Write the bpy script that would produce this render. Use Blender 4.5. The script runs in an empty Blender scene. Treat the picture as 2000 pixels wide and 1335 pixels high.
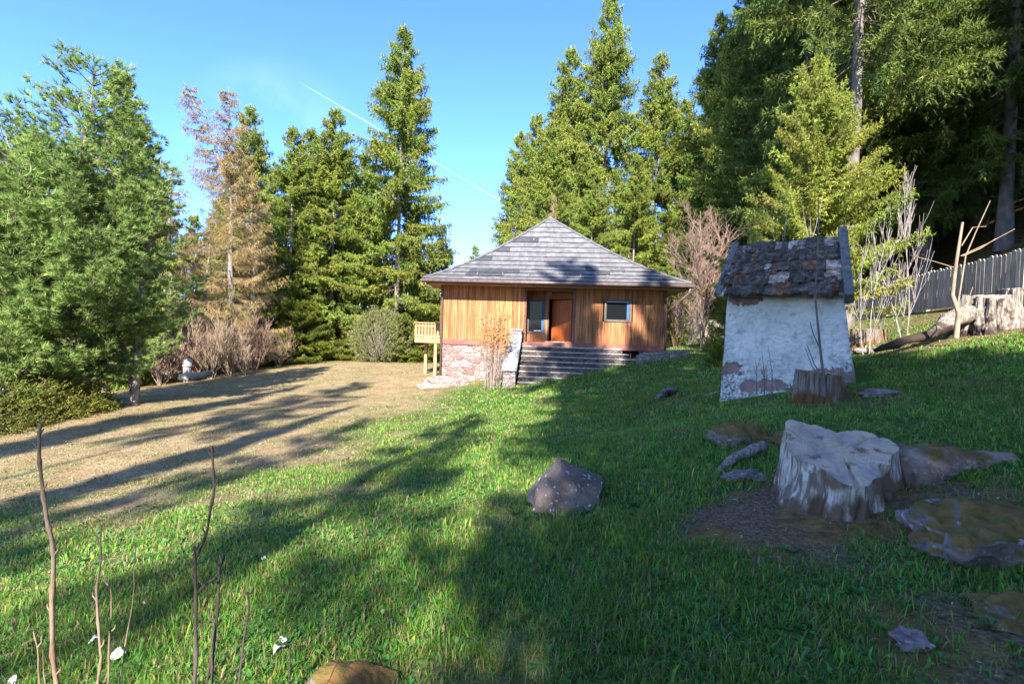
import bpy, bmesh, math, random
import numpy as np
from mathutils import Vector, Matrix, Euler, noise as mnoise
R = math.radians
SC = bpy.context.scene
COL = SC.collection

# ------------------------------------------------------------------ camera
EYE = Vector((0, 0, 1.6))
FPX = 1000.0                                  # focal length in pixels of the 2000 px wide photograph
ROLL = 0.032
PITCH = -math.atan(27.5 / FPX)
cam_d = bpy.data.cameras.new("camera")
cam = bpy.data.objects.new("camera", cam_d)
COL.objects.link(cam)
cam_d.sensor_width = 36.0
cam_d.lens = 36.0 * FPX / 2000.0
cam_d.clip_start = 0.05
cam_d.clip_end = 5000
CR = Matrix.Rotation(math.pi / 2 + PITCH, 3, 'X') @ Matrix.Rotation(ROLL, 3, 'Z')
cam.matrix_world = Matrix.Translation(EYE) @ CR.to_4x4()
SC.camera = cam

# ------------------------------------------------------------------ world, sun, exposure
SUN_EL, SUN_AZ = R(35), R(-5)                 # behind the camera, a little to its left
S_DIR = Vector((math.sin(SUN_AZ) * math.cos(SUN_EL), -math.cos(SUN_AZ) * math.cos(SUN_EL), math.sin(SUN_EL)))
W = bpy.data.worlds.new("World"); SC.world = W; W.use_nodes = True
wn, wl = W.node_tree.nodes, W.node_tree.links
bg = wn["Background"]
sky = wn.new("ShaderNodeTexSky"); sky.sky_type = 'NISHITA'; sky.sun_disc = False
sky.sun_elevation = SUN_EL; sky.sun_rotation = math.pi - SUN_AZ
sky.altitude = 2200; sky.air_density = 1.0; sky.dust_density = 0.6; sky.ozone_density = 2.5
bg.inputs[1].default_value = 0.15
sun_d = bpy.data.lights.new("sun", 'SUN'); sun_d.energy = 4.0; sun_d.angle = R(0.5); sun_d.color = (1.0, 0.93, 0.82)
sun = bpy.data.objects.new("sun", sun_d); COL.objects.link(sun)
sun.rotation_euler = (-S_DIR).to_track_quat('-Z', 'Y').to_euler()
SC.view_settings.view_transform = 'Standard'; SC.view_settings.look = 'None'
SC.view_settings.exposure = 2.25; SC.view_settings.gamma = 1.0
SC.cycles.max_bounces = 6; SC.cycles.diffuse_bounces = 3; SC.cycles.transparent_max_bounces = 6
SC.cycles.use_denoising = True

def ray(px, py):
    d = CR @ Vector(((px - 1000) / FPX, -(py - 667.5) / FPX, -1.0))
    return d
def P(px, py, D):
    """the world point seen at a pixel of the photograph, D metres ahead of the viewpoint"""
    d = ray(px, py); return EYE + d * (D / d.y)

# sky: thin contrail and faint high cloud, laid out by world direction
def world_sky():
    geo = wn.new("ShaderNodeTexCoord")
    a, b = ray(560, 146).normalized(), ray(1015, 414).normalized()
    n = a.cross(b).normalized()
    mid = (a + b).normalized()
    dn = wn.new("ShaderNodeVectorMath"); dn.operation = 'DOT_PRODUCT'; dn.inputs[1].default_value = n
    wl.new(geo.outputs['Generated'], dn.inputs[0])
    ab = wn.new("ShaderNodeMath"); ab.operation = 'ABSOLUTE'; wl.new(dn.outputs['Value'], ab.inputs[0])
    band = wn.new("ShaderNodeMapRange"); band.inputs[1].default_value = 0.0; band.inputs[2].default_value = 0.0022
    band.inputs[3].default_value = 1; band.inputs[4].default_value = 0; band.interpolation_type = 'SMOOTHSTEP'
    wl.new(ab.outputs[0], band.inputs[0])
    dm = wn.new("ShaderNodeVectorMath"); dm.operation = 'DOT_PRODUCT'; dm.inputs[1].default_value = mid
    wl.new(geo.outputs['Generated'], dm.inputs[0])
    ext = wn.new("ShaderNodeMapRange"); ext.inputs[1].default_value = math.cos(a.angle(b) * 0.5); ext.inputs[2].default_value = math.cos(a.angle(b) * 0.36)
    ext.interpolation_type = 'SMOOTHSTEP'; wl.new(dm.outputs['Value'], ext.inputs[0])
    nz = wn.new("ShaderNodeTexNoise"); nz.inputs['Scale'].default_value = 14; nz.inputs['Detail'].default_value = 5
    wl.new(geo.outputs['Generated'], nz.inputs['Vector'])
    nr = wn.new("ShaderNodeMapRange"); nr.inputs[1].default_value = .3; nr.inputs[2].default_value = .7; nr.inputs[3].default_value = .02; nr.inputs[4].default_value = .2
    wl.new(nz.outputs['Fac'], nr.inputs[0])
    m1 = wn.new("ShaderNodeMath"); m1.operation = 'MULTIPLY'; wl.new(band.outputs[0], m1.inputs[0]); wl.new(ext.outputs[0], m1.inputs[1])
    m2 = wn.new("ShaderNodeMath"); m2.operation = 'MULTIPLY'; wl.new(m1.outputs[0], m2.inputs[0]); wl.new(nr.outputs[0], m2.inputs[1])
    # thin bright cloud veil low on the left
    c = ray(540, 300).normalized()
    dc = wn.new("ShaderNodeVectorMath"); dc.operation = 'DOT_PRODUCT'; dc.inputs[1].default_value = c
    wl.new(geo.outputs['Generated'], dc.inputs[0])
    cr_ = wn.new("ShaderNodeMapRange"); cr_.inputs[1].default_value = math.cos(.16); cr_.inputs[2].default_value = math.cos(.02)
    cr_.interpolation_type = 'SMOOTHSTEP'; wl.new(dc.outputs['Value'], cr_.inputs[0])
    n2 = wn.new("ShaderNodeTexNoise"); n2.inputs['Scale'].default_value = 5; n2.inputs['Detail'].default_value = 6
    wl.new(geo.outputs['Generated'], n2.inputs['Vector'])
    n2r = wn.new("ShaderNodeMapRange"); n2r.inputs[1].default_value = .42; n2r.inputs[2].default_value = .66; n2r.inputs[3].default_value = 0; n2r.inputs[4].default_value = .12
    wl.new(n2.outputs['Fac'], n2r.inputs[0])
    m3 = wn.new("ShaderNodeMath"); m3.operation = 'MULTIPLY'; wl.new(cr_.outputs[0], m3.inputs[0]); wl.new(n2r.outputs[0], m3.inputs[1])
    mx = wn.new("ShaderNodeMath"); mx.operation = 'MAXIMUM'; wl.new(m2.outputs[0], mx.inputs[0]); wl.new(m3.outputs[0], mx.inputs[1])
    mix = wn.new("ShaderNodeMix"); mix.data_type = 'RGBA'; wl.new(mx.outputs[0], mix.inputs['Factor'])
    wl.new(sky.outputs[0], mix.inputs[6]); mix.inputs[7].default_value = (5.2, 5.6, 6.2, 1)
    tint = wn.new("ShaderNodeMix"); tint.data_type = 'RGBA'; tint.blend_type = 'MULTIPLY'; tint.inputs['Factor'].default_value = 1
    sxyz = wn.new("ShaderNodeSeparateXYZ"); wl.new(geo.outputs['Generated'], sxyz.inputs[0])
    nf = wn.new("ShaderNodeMapRange"); nf.inputs[1].default_value = -.5; nf.inputs[2].default_value = .7; nf.interpolation_type = 'SMOOTHSTEP'; wl.new(sxyz.outputs['Y'], nf.inputs[0])
    tc_ = wn.new("ShaderNodeMix"); tc_.data_type = 'RGBA'; wl.new(nf.outputs[0], tc_.inputs[0]); tc_.inputs[6].default_value = (.66, .72, .84, 1); tc_.inputs[7].default_value = (.37, .53, .93, 1); wl.new(tc_.outputs[2], tint.inputs[7])
    wl.new(sky.outputs[0], tint.inputs[6]); wl.new(tint.outputs[2], mix.inputs[6])
    wl.new(mix.outputs[2], bg.inputs[0])
world_sky()

# ------------------------------------------------------------------ helpers
def tag(o, label=None, cat=None, group=None, kind=None):
    if label: o["label"] = label
    if cat: o["category"] = cat
    if group: o["group"] = group
    if kind: o["kind"] = kind
    return o
def empty(name, loc=(0, 0, 0), rz=0.0, label=None, cat=None, group=None):
    o = bpy.data.objects.new(name, None); COL.objects.link(o)
    o.location = loc; o.rotation_euler = (0, 0, rz); o.empty_display_size = .2
    return tag(o, label, cat, group)

def mat(name, c1, c2=None, scale=5.0, rough=.85, bump=0.0, bscale=None, c3=None, detail=6, stretch=None, attr=False, spec=.3, lo=.35, hi=.65, dist=0.0):
    m = bpy.data.materials.new(name); m.use_nodes = True
    n, l = m.node_tree.nodes, m.node_tree.links
    bs = n["Principled BSDF"]; bs.inputs['Roughness'].default_value = rough
    bs.inputs['Specular IOR Level'].default_value = spec
    tc = n.new("ShaderNodeTexCoord"); vec = tc.outputs['Object']
    if stretch:
        mp = n.new("ShaderNodeMapping"); mp.inputs['Scale'].default_value = stretch
        l.new(vec, mp.inputs['Vector']); vec = mp.outputs[0]
    out = None
    if c2 is None: c2 = tuple(x * .8 for x in c1)
    nz = n.new("ShaderNodeTexNoise"); nz.inputs['Scale'].default_value = scale; nz.inputs['Detail'].default_value = detail
    nz.inputs['Distortion'].default_value = dist
    l.new(vec, nz.inputs['Vector'])
    rp = n.new("ShaderNodeValToRGB"); l.new(nz.outputs['Fac'], rp.inputs[0])
    e = rp.color_ramp.elements
    e[0].position = lo; e[0].color = (*c1, 1); e[1].position = hi; e[1].color = (*c2, 1)
    if c3:
        k = e.new((lo + hi) / 2); k.color = (*c3, 1)
    out = rp.outputs[0]
    if attr:
        at = n.new("ShaderNodeAttribute"); at.attribute_name = 'Col'
        mx = n.new("ShaderNodeMix"); mx.data_type = 'RGBA'; mx.blend_type = 'MULTIPLY'; mx.inputs['Factor'].default_value = 1
        l.new(out, mx.inputs[6]); l.new(at.outputs['Color'], mx.inputs[7]); out = mx.outputs[2]
    l.new(out, bs.inputs['Base Color'])
    if bump:
        nb = n.new("ShaderNodeTexNoise"); nb.inputs['Scale'].default_value = bscale or scale * 4; nb.inputs['Detail'].default_value = 8
        l.new(vec, nb.inputs['Vector'])
        bp = n.new("ShaderNodeBump"); bp.inputs['Strength'].default_value = min(1, bump); bp.inputs['Distance'].default_value = .02 if bump <= 1 else .02 * bump
        l.new(nb.outputs['Fac'], bp.inputs['Height']); l.new(bp.outputs[0], bs.inputs['Normal'])
    return m

def leaf_mat(name, transl=.3, rough=.6, gain=1.0):
    m = bpy.data.materials.new(name); m.use_nodes = True
    n, l = m.node_tree.nodes, m.node_tree.links
    bs = n["Principled BSDF"]; bs.inputs['Roughness'].default_value = rough; bs.inputs['Specular IOR Level'].default_value = .25
    at = n.new("ShaderNodeAttribute"); at.attribute_name = 'Col'
    l.new(at.outputs['Color'], bs.inputs['Base Color'])
    tr = n.new("ShaderNodeBsdfTranslucent"); l.new(at.outputs['Color'], tr.inputs[0])
    mx = n.new("ShaderNodeMixShader"); mx.inputs[0].default_value = transl
    l.new(bs.outputs[0], mx.inputs[1]); l.new(tr.outputs[0], mx.inputs[2])
    l.new(mx.outputs[0], n["Material Output"].inputs[0])
    return m

def np_mesh(name, V, F, C=None, mt=None, smooth=False):
    """V (n,3) vertices, F (m,k) faces of one size k, C (n,3) colours"""
    me = bpy.data.meshes.new(name)
    V = np.ascontiguousarray(V, np.float32); F = np.ascontiguousarray(F, np.int32); k = F.shape[1]
    me.vertices.add(len(V)); me.vertices.foreach_set('co', V.ravel())
    me.loops.add(F.size); me.loops.foreach_set('vertex_index', F.ravel())
    me.polygons.add(len(F)); me.polygons.foreach_set('loop_start', np.arange(0, F.size, k, dtype=np.int32))
    try: me.polygons.foreach_set('loop_total', np.full(len(F), k, np.int32))
    except Exception: pass
    if smooth: me.polygons.foreach_set('use_smooth', np.ones(len(F), bool))
    me.update(calc_edges=True)
    if C is not None:
        a = me.color_attributes.new('Col', 'FLOAT_COLOR', 'POINT')
        C4 = np.ones((len(V), 4), np.float32); C4[:, :3] = C
        a.data.foreach_set('color', C4.ravel())
    if mt: me.materials.append(mt)
    return me
def link(name, me, parent=None, loc=None):
    o = bpy.data.objects.new(name, me); COL.objects.link(o)
    if parent: o.parent = parent
    if loc is not None: o.location = loc
    return o

class MB:
    """collects boxes, tubes and polygons into one mesh"""
    def __init__(s): s.v = []; s.f = []; s.c = []
    def add(s, vs, fs, c=(1, 1, 1)):
        b = len(s.v); s.v += [tuple(x) for x in vs]; s.f += [tuple(b + i for i in f) for f in fs]
        s.c += [c] * len(vs); return s
    def box(s, x0, x1, y0, y1, z0, z1, c=(1, 1, 1), M=None):
        vs = [Vector((x, y, z)) for z in (z0, z1) for (x, y) in ((x0, y0), (x1, y0), (x1, y1), (x0, y1))]
        if M: vs = [M @ v for v in vs]
        return s.add(vs, [(3, 2, 1, 0), (4, 5, 6, 7), (0, 1, 5, 4), (1, 2, 6, 5), (2, 3, 7, 6), (3, 0, 4, 7)], c)
    def tube(s, pts, rs, k=6, c=(1, 1, 1), cap=True):
        pts = [Vector(p) for p in pts]; n = len(pts)
        if not hasattr(rs, '__len__'): rs = [rs] * n
        vs = []; ref = Vector((0, 0, 1))
        for i, p in enumerate(pts):
            t = (pts[min(i + 1, n - 1)] - pts[max(i - 1, 0)])
            t = t.normalized() if t.length > 1e-9 else Vector((0, 0, 1))
            if abs(t.dot(ref)) > .95: ref = Vector((1, 0, 0)) if abs(t.x) < .9 else Vector((0, 1, 0))
            u = t.cross(ref).normalized(); w = t.cross(u); ref = w.cross(t) if False else ref
            for j in range(k):
                a = 2 * math.pi * j / k; vs.append(p + (u * math.cos(a) + w * math.sin(a)) * rs[i])
        fs = [(i * k + j, i * k + (j + 1) % k, (i + 1) * k + (j + 1) % k, (i + 1) * k + j) for i in range(n - 1) for j in range(k)]
        if cap: fs += [tuple(range(k))[::-1], tuple((n - 1) * k + j for j in range(k))]
        return s.add(vs, fs, c)
    def build_each(s, name, m, parent=None, bevel=0):
        """one object for every eight-cornered piece"""
        for i in range(0, len(s.v), 8):
            q = MB(); q.v = s.v[i:i + 8]; q.c = s.c[i:i + 8]; q.f = [tuple(k - i for k in f) for f in s.f if i <= f[0] < i + 8]; q.build(name, m, parent, bevel=bevel)
    def build(s, name, m, parent=None, smooth=False, bevel=0):
        me = bpy.data.meshes.new(name); me.from_pydata(s.v, [], s.f); me.update()
        a = me.color_attributes.new('Col', 'FLOAT_COLOR', 'POINT')
        a.data.foreach_set('color', np.array([(*c, 1) for c in s.c], np.float32).ravel())
        bm = bmesh.new(); bm.from_mesh(me); bmesh.ops.recalc_face_normals(bm, faces=bm.faces)
        bm.to_mesh(me); bm.free()
        if smooth: me.polygons.foreach_set('use_smooth', np.ones(len(me.polygons), bool))
        me.materials.append(m)
        o = link(name, me, parent)
        if bevel:
            b = o.modifiers.new('bevel', 'BEVEL'); b.width = bevel; b.segments = 2; b.limit_method = 'ANGLE'
        return o

def vnoise(x, y, s=1.0, seed=0, oct=4):
    """2-D value noise in numpy, -1..1"""
    x = np.asarray(x, float) / s + seed * 17.3; y = np.asarray(y, float) / s - seed * 9.7; out = 0; a = 1; tot = 0
    def h(i, j): v = np.sin(i * 127.1 + j * 311.7 + seed * 13.7) * 43758.5453; return v - np.floor(v)
    for _ in range(oct):
        i = np.floor(x); j = np.floor(y); fx = x - i; fy = y - j; fx = fx * fx * (3 - 2 * fx); fy = fy * fy * (3 - 2 * fy)
        v = h(i, j) * (1 - fx) * (1 - fy) + h(i + 1, j) * fx * (1 - fy) + h(i, j + 1) * (1 - fx) * fy + h(i + 1, j + 1) * fx * fy
        out = out + a * (v * 2 - 1); tot += a; a *= .5; x = x * 2.03 + 5.1; y = y * 2.03 - 3.3
    return out / tot
def sstep(a, b, x):
    t = np.clip((x - a) / (b - a), 0, 1); return t * t * (3 - 2 * t)

# ------------------------------------------------------------------ the ground as a height field
def plane(x, y): return (x * .167 if x > 0 else x * .13) - .02 * y
CP = [(x, y, plane(x, y)) for x in (-3.2, -1, 1, 3) for y in (-6, 0, 3, 6)]
CP += [tuple(P(*q)) for q in [
    (0, 1000, 6.3), (0, 900, 10), (0, 838, 13), (100, 815, 14.8), (250, 788, 17), (455, 728, 31), (560, 712, 36), (650, 705, 42), (745, 702, 42), (400, 800, 16.5),
    (600, 780, 20), (700, 800, 16.5), (760, 740, 26), (600, 900, 9), (862, 747, 24.6), (995, 762, 20.4), (1240, 708, 22), (1293, 692, 23.4), (1330, 676, 26), (1400, 670, 26),
    (1405, 787, 9.3), (1672, 740, 8.2), (1700, 692, 12.8), (1660, 628, 22), (1740, 618, 19), (1850, 606, 16), (1990, 592, 13), (1920, 652, 11), (1800, 668, 11.2),
    (1985, 760, 6.9), (1000, 830, 11), (1240, 780, 12.5), (1100, 985, 4.7), (1650, 1025, 3.55), (1750, 880, 4.95), (1900, 520, 21), (1900, 400, 31), (1700, 500, 34), (1330, 655, 36)]]
CP += [(30, 20, 13), (30, 40, 17), (45, 30, 22), (22, 55, 12), (8, 50, 0), (0, 52, -3), (-12, 60, -4.5), (-30, 60, -6.5), (-32, 30, -5), (-26, 16, -3.4), (-24, 0, -4), (-12, -3, -1.6),
       (0, -16, .8), (10, -14, 2.2), (-12, -16, -1), (16, 0, 3.4), (26, 5, 8), (24, -12, 6), (60, 60, 32), (60, 0, 22), (-60, 0, -9), (-60, 60, -11), (0, 90, -7), (0, -50, 4), (60, -50, 18), (-60, -50, -5), (40, 90, 18)]
CP = np.array(CP, float)
def _U(r2): return np.where(r2 > 0, r2 * np.log(np.maximum(r2, 1e-12)), 0)
def _fit():
    n = len(CP); d = ((CP[:, None, :2] - CP[None, :, :2]) ** 2).sum(-1)
    A = np.zeros((n + 3, n + 3)); A[:n, :n] = _U(d) + np.eye(n) * 4.0
    A[:n, n] = 1; A[:n, n + 1:] = CP[:, :2]; A[n:, :n] = A[:n, n:].T
    return np.linalg.solve(A, np.concatenate([CP[:, 2], [0, 0, 0]]))
TP = _fit()
def gz(x, y):
    x = np.atleast_1d(np.asarray(x, float)); y = np.atleast_1d(np.asarray(y, float)); sh = x.shape
    x = x.ravel(); y = y.ravel(); cx = np.clip(x, -62, 62); cy = np.clip(y, -52, 92)
    out = np.empty(len(x))
    for a in range(0, len(x), 20000):
        q = slice(a, a + 20000)
        d = (cx[q, None] - CP[None, :, 0]) ** 2 + (cy[q, None] - CP[None, :, 1]) ** 2
        out[q] = _U(d) @ TP[:len(CP)] + TP[-3] + TP[-2] * cx[q] + TP[-1] * cy[q]
    out += vnoise(x, y, 1.7, 3, 3) * .035 * np.clip(np.hypot(x, y) / 3, .4, 1.2)
    far = np.hypot(x - cx, y - cy)
    out += -far * .03 * (x < 40)
    return out.reshape(sh)
def g1(x, y): return float(gz(x, y)[0])
def G(px, D):
    """the ground point D metres ahead under an image column"""
    y = 640 + (px - 1000) * ROLL; q = P(px, y, D)
    return Vector((q.x, D, g1(q.x, D)))

SOIL = [(2.05, 3.7, .75, 1.0), (3.2, 3.6, .6, .9), (2.6, 4.6, .5, .5), (2.15, 2.2, .45, .8), (4.9, 7.4, .8, .6), (8.8, 11.2, 1.3, .55), (11, 11, 1.5, .6), (-3.1, 22.6, .9, .5), (-.4, .9, .9, .7), (13.5, 16, 1.5, .5), (9.5, 12.4, .8, .9)]
def soil(x, y):
    s = np.zeros_like(np.asarray(x, float))
    n = vnoise(x, y, .5, 5, 4) * .5
    for (a, b, r, k) in SOIL:
        d = np.hypot(x - a, y - b) / r + n
        s = np.maximum(s, k * (1 - sstep(.6, 1.15, d)))
    return s
def dry(x, y):
    n = vnoise(x, y, 3.0, 1, 4); m = vnoise(x, y, .7, 2, 4)
    a = sstep(.6, 5.6, -x + n * 1.8 + m * 1.5 + np.clip((y - 8) * .07, 0, 1.6)) * sstep(3.8, 7.4, y + n * 1.2 + m * 1.2 - .18 * x * 0)
    a = a * (.86 + .3 * m)
    b = .32 * sstep(.1, .7, vnoise(x, y, 1.1, 7, 4))
    far = sstep(9, 11, y) * sstep(7, 9, x) * .35
    return np.clip(np.maximum(np.maximum(a, b), far + .2 * m * (far > 0)), 0, 1)
def woods(x, y):
    """needle litter under the trees of the slope and behind the lawn"""
    n = vnoise(x, y, 2.5, 9, 3) * 1.5
    r = sstep(0, 2.5, (x - 14.2) + np.clip(16 - y, -3, 9) * .0 + n * .5)
    b = sstep(34, 38, y + n + np.clip(-x - 14, 0, 8) * .8)
    l = sstep(16, 19, -x + n - np.clip(22 - y, -6, 12) * .2)
    return np.clip(r + b * (x > -40) + l * .8, 0, 1)

def build_ground():
    def ax(near, far, n, m, lim):
        a = np.linspace(-near, near, n); b = near * (lim / near) ** (np.linspace(0, 1, m + 1)[1:]); return np.concatenate([-b[::-1], a, b])
    xs = ax(16, 0, 260, 60, 900)
    ys = np.concatenate([-(8 * (900 / 8) ** (np.linspace(0, 1, 26)[1:]))[::-1], np.linspace(-8, 1, 20)[:-1], np.linspace(1, 14, 150)[:-1], np.linspace(14, 50, 140)[:-1], 50 * (900 / 50) ** np.linspace(0, 1, 30)])
    X, Y = np.meshgrid(xs, ys); Z = gz(X, Y)
    V = np.stack([X, Y, Z], -1).reshape(-1, 3); w = len(xs); h = len(ys)
    i = np.arange(w * h).reshape(h, w)
    F = np.stack([i[:-1, :-1], i[:-1, 1:], i[1:, 1:], i[1:, :-1]], -1).reshape(-1, 4)
    x, y = V[:, 0], V[:, 1]
    C = np.stack([dry(x, y), soil(x, y), woods(x, y)], -1)
    m = bpy.data.materials.new("lawn_ground"); m.use_nodes = True
    n, l = m.node_tree.nodes, m.node_tree.links
    bs = n["Principled BSDF"]; bs.inputs['Roughness'].default_value = .95; bs.inputs['Specular IOR Level'].default_value = .1
    at = n.new("ShaderNodeAttribute"); at.attribute_name = 'Col'
    sep = n.new("ShaderNodeSeparateColor"); l.new(at.outputs['Color'], sep.inputs[0])
    tc = n.new("ShaderNodeTexCoord")
    def nzz(sc, det=8):
        z = n.new("ShaderNodeTexNoise"); z.inputs['Scale'].default_value = sc; z.inputs['Detail'].default_value = det; l.new(tc.outputs['Object'], z.inputs['Vector']); return z.outputs['Fac']
    def ramp(f, cs):
        r = n.new("ShaderNodeValToRGB"); l.new(f, r.inputs[0]); e = r.color_ramp.elements
        e[0].position, e[0].color = cs[0][0], (*cs[0][1], 1); e[1].position, e[1].color = cs[-1][0], (*cs[-1][1], 1)
        for p, c in cs[1:-1]: k = e.new(p); k.color = (*c, 1)
        return r.outputs[0]
    def mix(f, a, b):
        x = n.new("ShaderNodeMix"); x.data_type = 'RGBA'
        l.new(f, x.inputs['Factor']) if not isinstance(f, float) else setattr(x.inputs['Factor'], 'default_value', f)
        l.new(a, x.inputs[6]); l.new(b, x.inputs[7]); return x.outputs[2]
    f1, f2, f3 = nzz(9), nzz(38), nzz(2.2)
    green = ramp(f2, [(.3, (.022, .055, .010)), (.52, (.045, .105, .018)), (.72, (.085, .12, .035))])
    straw = ramp(f2, [(.28, (.12, .075, .040)), (.5, (.34, .245, .145)), (.75, (.50, .385, .25))])
    brown = ramp(f2, [(.3, (.055, .034, .020)), (.5, (.13, .08, .05)), (.72, (.25, .165, .105))])
    litter = ramp(f1, [(.35, (.045, .026, .012)), (.5, (.12, .07, .028)), (.68, (.20, .16, .035))])
    straw = mix(ramp(f1, [(.40, (0, 0, 0)), (.68, (.48, .48, .48))]), straw, green)
    straw = mix(ramp(f3, [(.42, (0, 0, 0)), (.6, (.55, .55, .55))]), straw, ramp(f2, [(.3, (.11, .058, .032)), (.6, (.26, .15, .085))]))
    brown = mix(ramp(f3, [(.46, (0, 0, 0)), (.60, (.8, .8, .8))]), brown, ramp(f1, [(.35, (.10, .055, .018)), (.65, (.22, .135, .04))]))
    c = mix(sep.outputs[0], green, straw); c = mix(sep.outputs[1], c, brown); c = mix(sep.outputs[2], c, litter)
    l.new(c, bs.inputs['Base Color'])
    bp = n.new("ShaderNodeBump"); bp.inputs['Strength'].default_value = .9; bp.inputs['Distance'].default_value = .03
    l.new(nzz(30, 10), bp.inputs['Height']); l.new(bp.outputs[0], bs.inputs['Normal'])
    o = link("ground", np_mesh("ground", V, F, C, m, True))
    tag(o, "sloping lawn of green and dried grass falling away to the left", kind='structure')
build_ground()

# ------------------------------------------------------------------ grass
BLOCK = []   # (x, y, r) circles kept free of grass
def norm(a): return a / np.maximum(np.linalg.norm(a, axis=-1, keepdims=True), 1e-9)
def build_grass():
    rng = np.random.default_rng(4)
    m = leaf_mat("grass_blade", .48, .5)
    def batch(n, d0, d1, h0, h1, w, seg2):
        D = np.sqrt(rng.uniform(d0 ** 2, d1 ** 2, n)); u = rng.uniform(-1.12, 1.12, n)
        x = D * u; y = D
        cl = vnoise(x, y, .16, 11, 2); keep = rng.uniform(0, 1, n) < np.clip(.62 + cl * .9, .12, 1) * (1 - .62 * dry(x, y))
        s = soil(x, y); keep &= rng.uniform(0, 1, n) > s * 1.05
        wd = woods(x, y); keep &= rng.uniform(0, 1, n) > wd * 1.2
        for (a, b, r) in BLOCK: keep &= np.hypot(x - a, y - b) > r
        loc = (x - HC.x) * math.cos(HYAW) + (y - HC.y) * math.sin(HYAW); lyy = -(x - HC.x) * math.sin(HYAW) + (y - HC.y) * math.cos(HYAW)
        keep &= ~((loc > -.1) & (loc < HW + .1) & (lyy > -.1) & (lyy < 11))
        x, y, cl = x[keep], y[keep], cl[keep]; n = len(x)
        z = gz(x, y) - .004
        dr = dry(x, y)
        lush = vnoise(x, y, .9, 21, 3)
        dr2 = np.clip(dr + rng.normal(0, .22, n) - .05, 0, 1)
        far_scale = 1.0
        L = rng.uniform(h0, h1, n) * (1 - .65 * dr) * (1 + .45 * lush) * (1 + .5 * (rng.uniform(0, 1, n) > .95))
        az = rng.uniform(0, 2 * math.pi, n); ln = rng.uniform(.15, 1.1, n) + dr * .3
        d = np.stack([np.cos(az) * np.sin(ln), np.sin(az) * np.sin(ln), np.cos(ln)], -1)
        side = norm(np.stack([-np.sin(az + rng.normal(0, .5, n)), np.cos(az + rng.normal(0, .5, n)), np.zeros(n)], -1))
        Pz = np.stack([x, y, z], -1); ww = (w * rng.uniform(.6, 1.4, n) * np.where(rng.uniform(0, 1, n) > .93, 2.4, 1))[:, None]
        mid = Pz + d * (L * .55)[:, None] + np.array([0, 0, .12]) * L[:, None]
        tip = Pz + d * L[:, None] - np.array([0, 0, .18]) * (L * ln)[:, None]
        g = np.stack([rng.uniform(.065, .20, n), rng.uniform(.20, .38, n), rng.uniform(.022, .055, n)], -1)
        yel = (rng.uniform(0, 1, n) < .16)[:, None]; g = np.where(yel, g * np.array([1.7, 1.25, .9]), g)
        sv = rng.uniform(.75, 1.15, n); st = np.stack([.38 * sv, .275 * sv, .15 * sv], -1)
        c = g * (1 - dr2[:, None]) + st * dr2[:, None]
        c = c * (1 + .28 * vnoise(x, y, 1.3, 31, 3))[:, None] * (1 + .25 * vnoise(x, y, .22, 33, 2))[:, None] * (rng.uniform(.6, 1.3, n) if d0 < 8 else 1 + 0 * x)[:, None]
        dead = (rng.uniform(0, 1, n) < .15)[:, None]; c = np.where(dead, st * .9, c)
        V = np.stack([Pz - side * ww / 2, Pz + side * ww / 2, mid + side * ww * .45, mid - side * ww * .45, tip], 1)
        return V, c
    parts = [batch(170000, 1.4, 4.2, .035, .085, .0048, True), batch(190000, 3.8, 8, .04, .09, .008, True), batch(170000, 7.5, 15, .05, .10, .016, True), batch(120000, 14, 30, .06, .11, .032, True), batch(30000, 28, 42, .06, .12, .06, True)]
    V = np.concatenate([p[0] for p in parts]); c = np.concatenate([p[1] for p in parts]); n = len(V)
    Vf = V.reshape(-1, 3); i = np.arange(n)[:, None] * 5
    F = np.concatenate([i + np.array([[0, 1, 2]]), i + np.array([[0, 2, 3]]), i + np.array([[3, 2, 4]])])
    tone = np.array([.75, .75, 1.0, 1.0, 1.15]) * 0 + 1
    C = (c[:, None, :] * tone[None, :, None]).reshape(-1, 3)
    o = link("grass", np_mesh("grass", Vf, F, C, m))
    tag(o, "short green grass and weeds growing over the sloping lawn", "grass", kind='stuff')

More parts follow.
